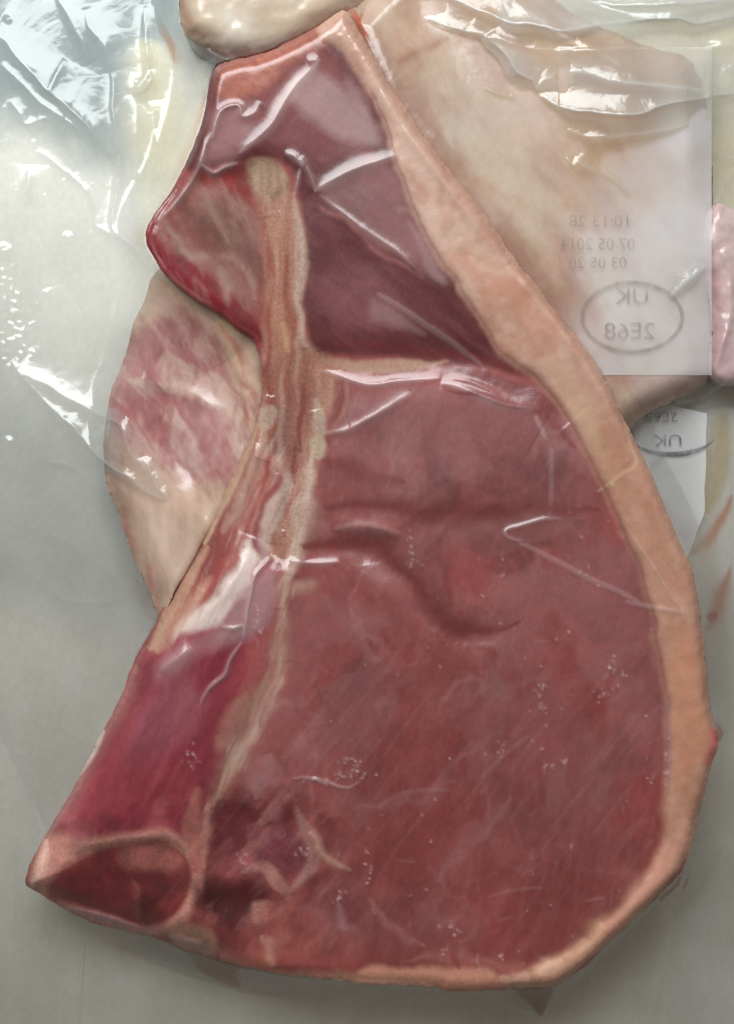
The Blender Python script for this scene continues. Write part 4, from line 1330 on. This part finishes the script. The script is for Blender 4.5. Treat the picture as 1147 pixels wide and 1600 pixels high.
# upper right: broad bright crests
FR([(690, -5), (740, 14), (790, 30), (880, 48), (960, 36), (1060, 32), (1098, 34), (1160, 18)], 3.0, 13, 0.42, 14)
FR([(850, -20), (930, 4), (1050, 8), (1160, -6)], 2.0, 14, 0.4, 16)
FR([(762, 56), (790, 86), (812, 112), (832, 128), (838, 146)], 2.4, 8, 0.36, 9)
FR([(832, 146), (880, 168), (940, 178), (985, 180), (1040, 164), (1100, 152), (1160, 144)], 2.8, 9, 0.42, 11)
FR([(740, 30), (790, 60), (850, 78), (960, 78), (1060, 66), (1100, 56)], 1.2, 14, 0.05, 14)
FR([(890, 110), (980, 128), (1100, 138)], 1.6, 18, 0.32, 20)
FR([(880, 240), (900, 262), (916, 280)], 1.2, 9, 0.14, 9)
G.fog(G.poly([(980, 280), (1040, 260), (1062, 300), (1040, 390), (1000, 370)], 14, 8), 0.25)
FR([(1048, 340), (1060, 345), (1062, 300)], 1.0, 6, 0.25, 6)
FR([(1040, 470), (1060, 452), (1094, 425), (1112, 410)], 1.8, 12, 0.34, 14)
FR([(1112, 330), (1130, 300), (1147, 262)], 0.9, 5, 0.25, 5)
FR([(1100, 130), (1112, 200), (1110, 300)], 0.7, 7, 0.06, 7)
FR([(1104, 90), (1100, 110), (1110, 130), (1147, 140)], 0.9, 6, 0.14, 6)
FR([(1106, 76), (1124, 70), (1150, 68)], 0.9, 6, 0.25, 6)
FR([(618, 70), (616, 100), (620, 120)], 0.8, 4, 0.15, 4)
FR([(1056, 630), (1090, 622), (1112, 612), (1147, 590)], 1.6, 10, 0.4, 12)
FR([(1056, 632), (1090, 646), (1116, 652)], 0.9, 6, 0.2, 6)
FR([(1147, 600), (1126, 660), (1116, 720), (1110, 800)], 1.0, 8, 0.14, 9)
FR([(1147, 770), (1120, 810), (1100, 850), (1076, 868)], 0.8, 7, 0.08, 7)
FR([(1142, 850), (1130, 900), (1120, 960)], 0.7, 7, 0.10, 7)
FR([(1113, 1105), (1118, 1122), (1122, 1150), (1118, 1165)], 1.0, 5, 0.3, 5)
FR([(1147, 1118), (1126, 1160), (1100, 1230), (1078, 1310)], 0.6, 4, 0.22, 4)
for pts, am, wd in [([(640, 20), (700, 40), (760, 56), (820, 70)], 1.2, 8), ([(860, 200), (930, 214), (1010, 206), (1100, 190)], 1.4, 14), ([(720, 120), (790, 150), (836, 150)], 0.9, 8),
                    ([(900, 250), (960, 280), (1010, 330)], 1.0, 12), ([(780, 260), (850, 330), (900, 340)], 0.7, 14), ([(1116, 200), (1130, 240), (1147, 250)], 1.0, 8),
                    ([(1010, 700), (1060, 716), (1110, 700)], 0.7, 7), ([(1020, 740), (1070, 760), (1120, 820)], 0.7, 8), ([(1090, 1000), (1120, 1030), (1147, 1036)], 0.6, 6)]:
    FR(pts, am, wd, 0.22, wd)
G.fog(G.poly([(760, 70), (860, 90), (1000, 60), (1147, 70), (1147, 200), (1000, 190), (860, 170)], 30, 16), 0.24)
G.fog(G.poly([(640, -10), (760, 40), (840, 90), (780, 110), (700, 60), (630, 60)], 20, 14), 0.2)
G.dye((0.98, 0.93, 0.82), G.poly([(600, -60), (1200, -60), (1200, 330), (900, 330), (760, 160)], 60, 14), 0.8)
G.fog(G.poly([(840, -60), (1200, -60), (1200, 30), (1060, 36), (900, 50), (780, 30)], 14, 8), 0.3)
G.fog(G.poly([(1030, 440), (1100, 410), (1112, 500), (1112, 580), (1060, 560), (1040, 500)], 20, 10), 0.12)
# bottom flaps
FR([(727, 1550), (760, 1562), (800, 1578), (842, 1590)], 0.6, 5, 0.22, 5)
FR([(100, 1426), (160, 1464), (230, 1500), (290, 1520)], 0.5, 5, 0.12, 5)
FR([(868, 1548), (858, 1572), (846, 1588)], 0.5, 5, 0.15, 5)

FR([(1086, 1332), (1062, 1400), (1047, 1480), (1012, 1600)], 0.5, 5, 0.2, 5)
FR([(1110, 1400), (1090, 1480), (1120, 1600)], 0.5, 12, 0.08, 8)
# fogging of the loose film
G.air += 0.015 + 0.07 * np.clip(fbm(X, Y, 110, 4, 211) + 0.05, 0, 1) * loose
G.air += 0.04 * sstep(0.55, 0.95, voronoi(X + 26 * G.WX, Y + 26 * G.WY, 80, 23)[2]) * (0.4 + 0.6 * up)
G.fog(G.poly([(380, 1512), (470, 1534), (466, 1552), (380, 1542)], 3, 0), 0.4)
G.fog(G.poly([(728, 1546), (880, 1546), (845, 1592), (800, 1580)], 4, 0), 0.28)
G.fog(G.poly([(180, 1466), (300, 1488), (376, 1514), (372, 1542), (290, 1520)], 4, 0), 0.25)
G.fog(G.line([(100, 1430), (160, 1466), (230, 1501), (290, 1521), (372, 1544)], 2.0, 2.0, 0, 0.2), 0.6)
G.fog(G.line([(728, 1552), (800, 1580), (845, 1591), (880, 1558)], 2.0, 2.0, 0, 0.2), 0.6)
skirt = np.clip(-GA.sample(sA, X, Y), 0, 60)
G.air += 0.14 * np.exp(-skirt / 7) * (X < 1135) * (X > 22) * flat
G.fog(G.poly([(150, 600), (190, 520), (215, 470), (240, 480), (205, 560), (190, 640), (186, 720), (210, 820), (236, 900), (250, 960), (220, 950), (180, 860), (150, 760)], 22, 10), 0.2)
G.fog(G.poly([(180, 110), (300, 90), (320, 130), (290, 240), (240, 330), (215, 380), (190, 340), (185, 220)], 30, 10), 0.12)
G.fog(G.poly([(0, 620), (60, 660), (150, 760), (200, 900), (240, 990), (180, 1000), (60, 900), (0, 800)], 40, 16), 0.08)
# condensation beads by the left edge
for k in range(160):
    x0, y0 = 4 + abs(rnd.randn()) * 26, 500 + rnd.randn() * 34
    if x0 < 90:
        G.ridge([(x0, y0), (x0 + rnd.randn(), y0 + rnd.randn())], 0.08 + 0.1 * rnd.rand(), 2.6 + 1.2 * rnd.rand(), 2, 0, 0)
for (x0, y0, r) in [(106, 370, 6), (6, 392, 9), (100, 282, 3), (135, 297, 4), (52, 222, 3), (12, 30, 5), (14, 690, 7), (70, 306, 2.5)]:
    G.ridge([(x0, y0), (x0 + 0.5, y0 + 0.5)], 0.08 * r, r, 2.4, 0, 0)

# meat juice trapped in the film around the chops, then grey and cream tints
DY = lambda c, pts, f, op, warp=4: G.dye(c, G.poly(pts, f, warp), op)
DS = lambda c, pts, wd, f, op, warp=3: G.dye(c, G.line(pts, wd, f, warp, 0.4), op)
RED, ORG, PNK = (0.72, 0.16, 0.10), (0.86, 0.42, 0.24), (0.85, 0.55, 0.5)
DS(ORG, [(330, 86), (385, 98), (440, 84), (500, 54), (548, 18)], [6, 12, 14, 14, 10], 10, 0.7)
DS((0.85, 0.34, 0.22), [(540, 10), (560, 30), (572, 46), (566, 20)], 12, 8, 0.8)
DS(ORG, [(340, 104), (318, 170), (296, 232), (268, 290), (230, 350)], [5, 9, 9, 9, 6], 9, 0.7)
DS((0.85, 0.45, 0.3), [(236, 18), (252, 40), (266, 72), (272, 100)], [2, 6, 6, 3], 4, 0.85)
DS(ORG, [(1076, 866), (1100, 846), (1125, 815), (1147, 772)], [9, 9, 8, 7], 12, 0.6, 6)
DS((0.84, 0.40, 0.28), [(1100, 985), (1118, 960), (1132, 915), (1138, 880)], [10, 14, 10, 4], 16, 0.65, 8)
DS(RED, [(1104, 968), (1120, 958)], 7, 5, 0.7)
DS(RED, [(1120, 1130), (1128, 1165), (1112, 1205)], 8, 7, 0.8)
DY((0.55, 0.24, 0.16), [(806, 1544), (862, 1542), (856, 1566), (846, 1588), (832, 1572)], 3, 0.85, 2)
DS((0.6, 0.22, 0.14), [(1070, 1350), (1064, 1384), (1030, 1408)], 8, 5, 0.8)
DY((0.78, 0.46, 0.32), [(296, 1486), (350, 1500), (376, 1512), (374, 1542), (346, 1534), (310, 1516)], 3, 0.8, 2)
DS((0.80, 0.60, 0.45), [(210, 900), (240, 960), (232, 880)], 10, 8, 0.5)
DS((0.88, 0.5, 0.38), [(238, 880), (244, 930), (252, 965)], 7, 6, 0.7)
DY((0.56, 0.61, 0.64), [(-80, -80), (330, -80), (290, 50), (215, 100), (190, 240), (120, 230), (60, 190), (-80, 170)], 70, 0.95, 14)  # grey tint painted in to darken the over-bright upper left
DY((0.80, 0.82, 0.83), [(-80, 560), (40, 590), (180, 720), (230, 900), (200, 980), (60, 940), (-80, 900)], 60, 0.7, 14)
DS((0.95, 0.92, 0.80), [(230, 60), (250, 200), (240, 320), (215, 390)], [40, 55, 40, 20], 60, 0.9, 10)
DS((0.90, 0.80, 0.62), [(1130, 640), (1120, 740), (1104, 800)], 18, 16, 0.7)

BAG = [(-66, -66), (1216, -66), (1216, 1060), (1147, 1114), (1108, 1200), (1078, 1325), (1062, 1384), (1004, 1436), (900, 1540), (878, 1560), (845, 1592), (800, 1580), (728, 1552), (700, 1552), (560, 1540),
       (470, 1552), (376, 1546), (290, 1522), (230, 1500), (160, 1464), (60, 1402), (36, 1386), (58, 1310), (62, 1300), (38, 1232), (0, 1150), (-66, 1040)]
bagp = np.array(BAG, float)
bd, _, _ = dpoly(X, Y, bagp, True)
bs = np.where(inside(X, Y, bagp), bd, -bd)
flap = np.array([(1086, 1330), (1062, 1400), (1047, 1480), (1012, 1600), (1000, 1656), (1216, 1656), (1216, 1400), (1130, 1312)], float)
fd, _, _ = dpoly(X, Y, flap, True)
fs = np.where(inside(X, Y, flap), fd, -fd)
bs = np.maximum(bs, fs)
G.air += 0.16 * sstep(10, 1, np.abs(bs - 4)) * (X < 200) * (Y > 1100)
zf = np.maximum(base, ob + 0.1) + np.maximum(G.h, 0.0)
under = sA > 0
sAf = GA.sample(sA, X, Y)
inA = (X >= GA.x0) & (X <= GA.x0 + (GA.nx - 1) * 2) & (sAf > 2.0)
zf = np.where(lm, np.maximum(zf, lab_height(X, Y) + np.maximum(G.h, 0)), zf)
gap = zf - ob_l
keep = (bs > 0) & (~inA) & ((gap > 0.75) | (ob < 0.3))
# smooth the keep mask a little so that its edge is not ragged
kf = keep.astype(float)
for it in range(6):
    kp = np.pad(kf, 1, 'edge')
    kf = 0.2 * (kf + kp[:-2, 1:-1] + kp[2:, 1:-1] + kp[1:-1, :-2] + kp[1:-1, 2:])
keep = (kf > 0.5) & (bs > 0)
fade = sstep(0.5, 0.95, kf)
fm = keep[:-1, :-1] & keep[1:, :-1] & keep[:-1, 1:] & keep[1:, 1:]
wx, wy, wz = unproj(X, Y, zf)
ff = grid_faces(fm, G.nx)
F2, used, (c2, a2, t2) = compact(ff, np.stack([wx.ravel(), wy.ravel(), wz.ravel()], 1), (np.clip(G.air, 0, 0.62) * fade).ravel(), G.tint.reshape(-1, 3))
bag = build_mesh('vacuum_bag', c2, F2, {'tint': t2, 'air': a2}, M_FILM)
tag(bag, 'clear crumpled plastic vacuum bag wrapped round the pork chops', 'plastic bag')


# =========================================================== labels
def label_sheet(name, x0, x1, y0, y1, hfun, alpha, label, warp_air=0.0, seed=0, poly=None):
    g = Grid(x0, x1, y0, y1, 4)
    hz = hfun(g.X, g.Y) + 0.22 * crumple(g.X, g.Y, 90, 4, 221 + seed)
    wx, wy, wz = unproj(g.X, g.Y, hz)
    co = np.stack([wx.ravel(), wy.ravel(), wz.ravel()], 1)
    nv = len(co)
    fm = np.ones((g.ny - 1, g.nx - 1), bool)
    if poly is not None:
        ins = inside(g.X, g.Y, np.array(poly, float))
        fm &= ins[:-1, :-1] & ins[1:, 1:] & ins[:-1, 1:] & ins[1:, :-1]
    f = grid_faces(fm, g.nx)
    air = alpha(g.X, g.Y).ravel() + warp_air * fbm(g.X, g.Y, 90, 3, 231 + seed).ravel()
    f, used, (co, air) = compact(f, co, np.clip(air, 0, 0.97))
    o = build_mesh(name, co, f, {'air': air}, M_LABEL)
    return tag(o, label, 'label')


lab1 = label_sheet('pack_label', LX0, LX1, LY0, LY1, lab_height, lambda x, y: 0.42 * sstep(880, 1050, x + 0.25 * (y - 350)), 'large translucent white label with a faint oval stamp seen in mirror writing', 0.2, 0)


def lab2_h(x, y):
    return 8.0 - 4.5 * sstep(990, 1100, np.asarray(x, float)) + 0 * np.asarray(y, float)


uu, vv = np.meshgrid(np.linspace(0, 1, 40), np.linspace(0, 1, 60))
ly = 612 + 284 * vv + 34 * uu * (1 - vv)
lx = 955 + (np.interp(ly, [600, 650, 800, 866, 900], [1100, 1104, 1100, 1078, 1048]) - 955) * uu + 2 * fbm(ly, ly * 0, 40, 2, 251)
wv = unproj(lx, ly, lab2_h(lx, ly) + 0.25 * fbm(lx, ly, 60, 2, 255))
lab2 = build_mesh('pack_label', np.stack([a.ravel() for a in wv], 1), grid_faces(np.ones((59, 39), bool), 40), {'air': np.full(2400, 0.42)}, M_LABEL)
tag(lab2, 'smaller white label lower down with an upside-down oval stamp in dark ink', 'label')


def ring(name, cx, cy, rx, ry, wd, hfun, off, mat, parent, a0=0, a1=2 * math.pi, n=96, wfun=None):
    t = np.linspace(a0, a1, n)
    k = np.array([wfun(q) if wfun else 1.0 for q in np.linspace(0, 1, n)]) * wd * 0.5
    xi, yi = cx + (rx - k) * np.cos(t), cy + (ry - k) * np.sin(t)
    xo, yo = cx + (rx + k) * np.cos(t), cy + (ry + k) * np.sin(t)
    px, py = np.concatenate([xi, xo]), np.concatenate([yi, yo])
    w_ = unproj(px, py, hfun(px, py) + off)
    i = np.arange(n - 1)
    return build_mesh(name, np.stack(w_, 1), np.stack([i, i + 1, i + 1 + n, i + n], 1), {}, mat, parent)


def text(name, s, cx, cy, size, hfun, off, mat, parent, mirror=False, turn=False, wide=1.0):
    """lettering laid on a label: size = cap height in photo pixels"""
    cu = bpy.data.curves.new(name, 'FONT')
    cu.body = s
    cu.align_x, cu.align_y = 'CENTER', 'CENTER'
    cu.size = size / 0.7
    cu.resolution_u = 4
    tmp = bpy.data.objects.new(name, cu)
    COL.objects.link(tmp)
    dg = bpy.context.evaluated_depsgraph_get()
    me = bpy.data.meshes.new_from_object(tmp.evaluated_get(dg))
    bpy.data.objects.remove(tmp)
    nv = len(me.vertices)
    c = np.zeros(nv * 3)
    me.vertices.foreach_get('co', c)
    c = c.reshape(-1, 3)
    x, y = c[:, 0] * wide, -c[:, 1]
    if mirror:
        x = -x
    if turn:
        x, y = -x, -y
    px, py = cx + x, cy + y
    w_ = unproj(px, py, hfun(px, py) + off)
    me.vertices.foreach_set('co', np.stack(w_, 1).astype(np.float32).ravel())
    me.materials.clear()
    me.materials.append(mat)
    me.update()
    o = bpy.data.objects.new(name, me)
    COL.objects.link(o)
    o.parent = parent
    return o


OFF = 0.5
ring('oval_stamp', 988, 495, 78, 54, 6, lab_height, OFF, M_INK, lab1)
text('lettering', 'UK', 988, 464, 24, lab_height, OFF, M_INK, lab1, True, wide=1.15)
text('lettering', '2E68', 984, 518, 26, lab_height, OFF, M_INK, lab1, True, wide=1.1)
text('lettering', '10:13 28', 938, 346, 18, lab_height, OFF, M_INK, lab1, True, wide=1.1)
text('lettering', '07 05 2014', 934, 382, 18, lab_height, OFF, M_INK, lab1, True)
text('lettering', '03 05 20', 934, 411, 18, lab_height, OFF, M_INK, lab1, True)
ring('oval_stamp', 1050, 668, 74, 42, 7, lab2_h, OFF, M_INK2, lab2, math.radians(28), math.radians(140), 60, lambda q: 0.25 + math.sin(q * math.pi))
ring('oval_stamp', 1040, 668, 56, 36, 7, lab2_h, OFF, M_INK2, lab2, math.radians(188), math.radians(262), 40, lambda q: 0.2 + math.sin(q * math.pi))
text('lettering', '2E68', 1034, 651, 15, lab2_h, OFF, M_INK2, lab2, False, True, 1.2)
text('lettering', 'UK', 1044, 687, 18, lab2_h, OFF, M_INK2, lab2, False, True, 1.3)
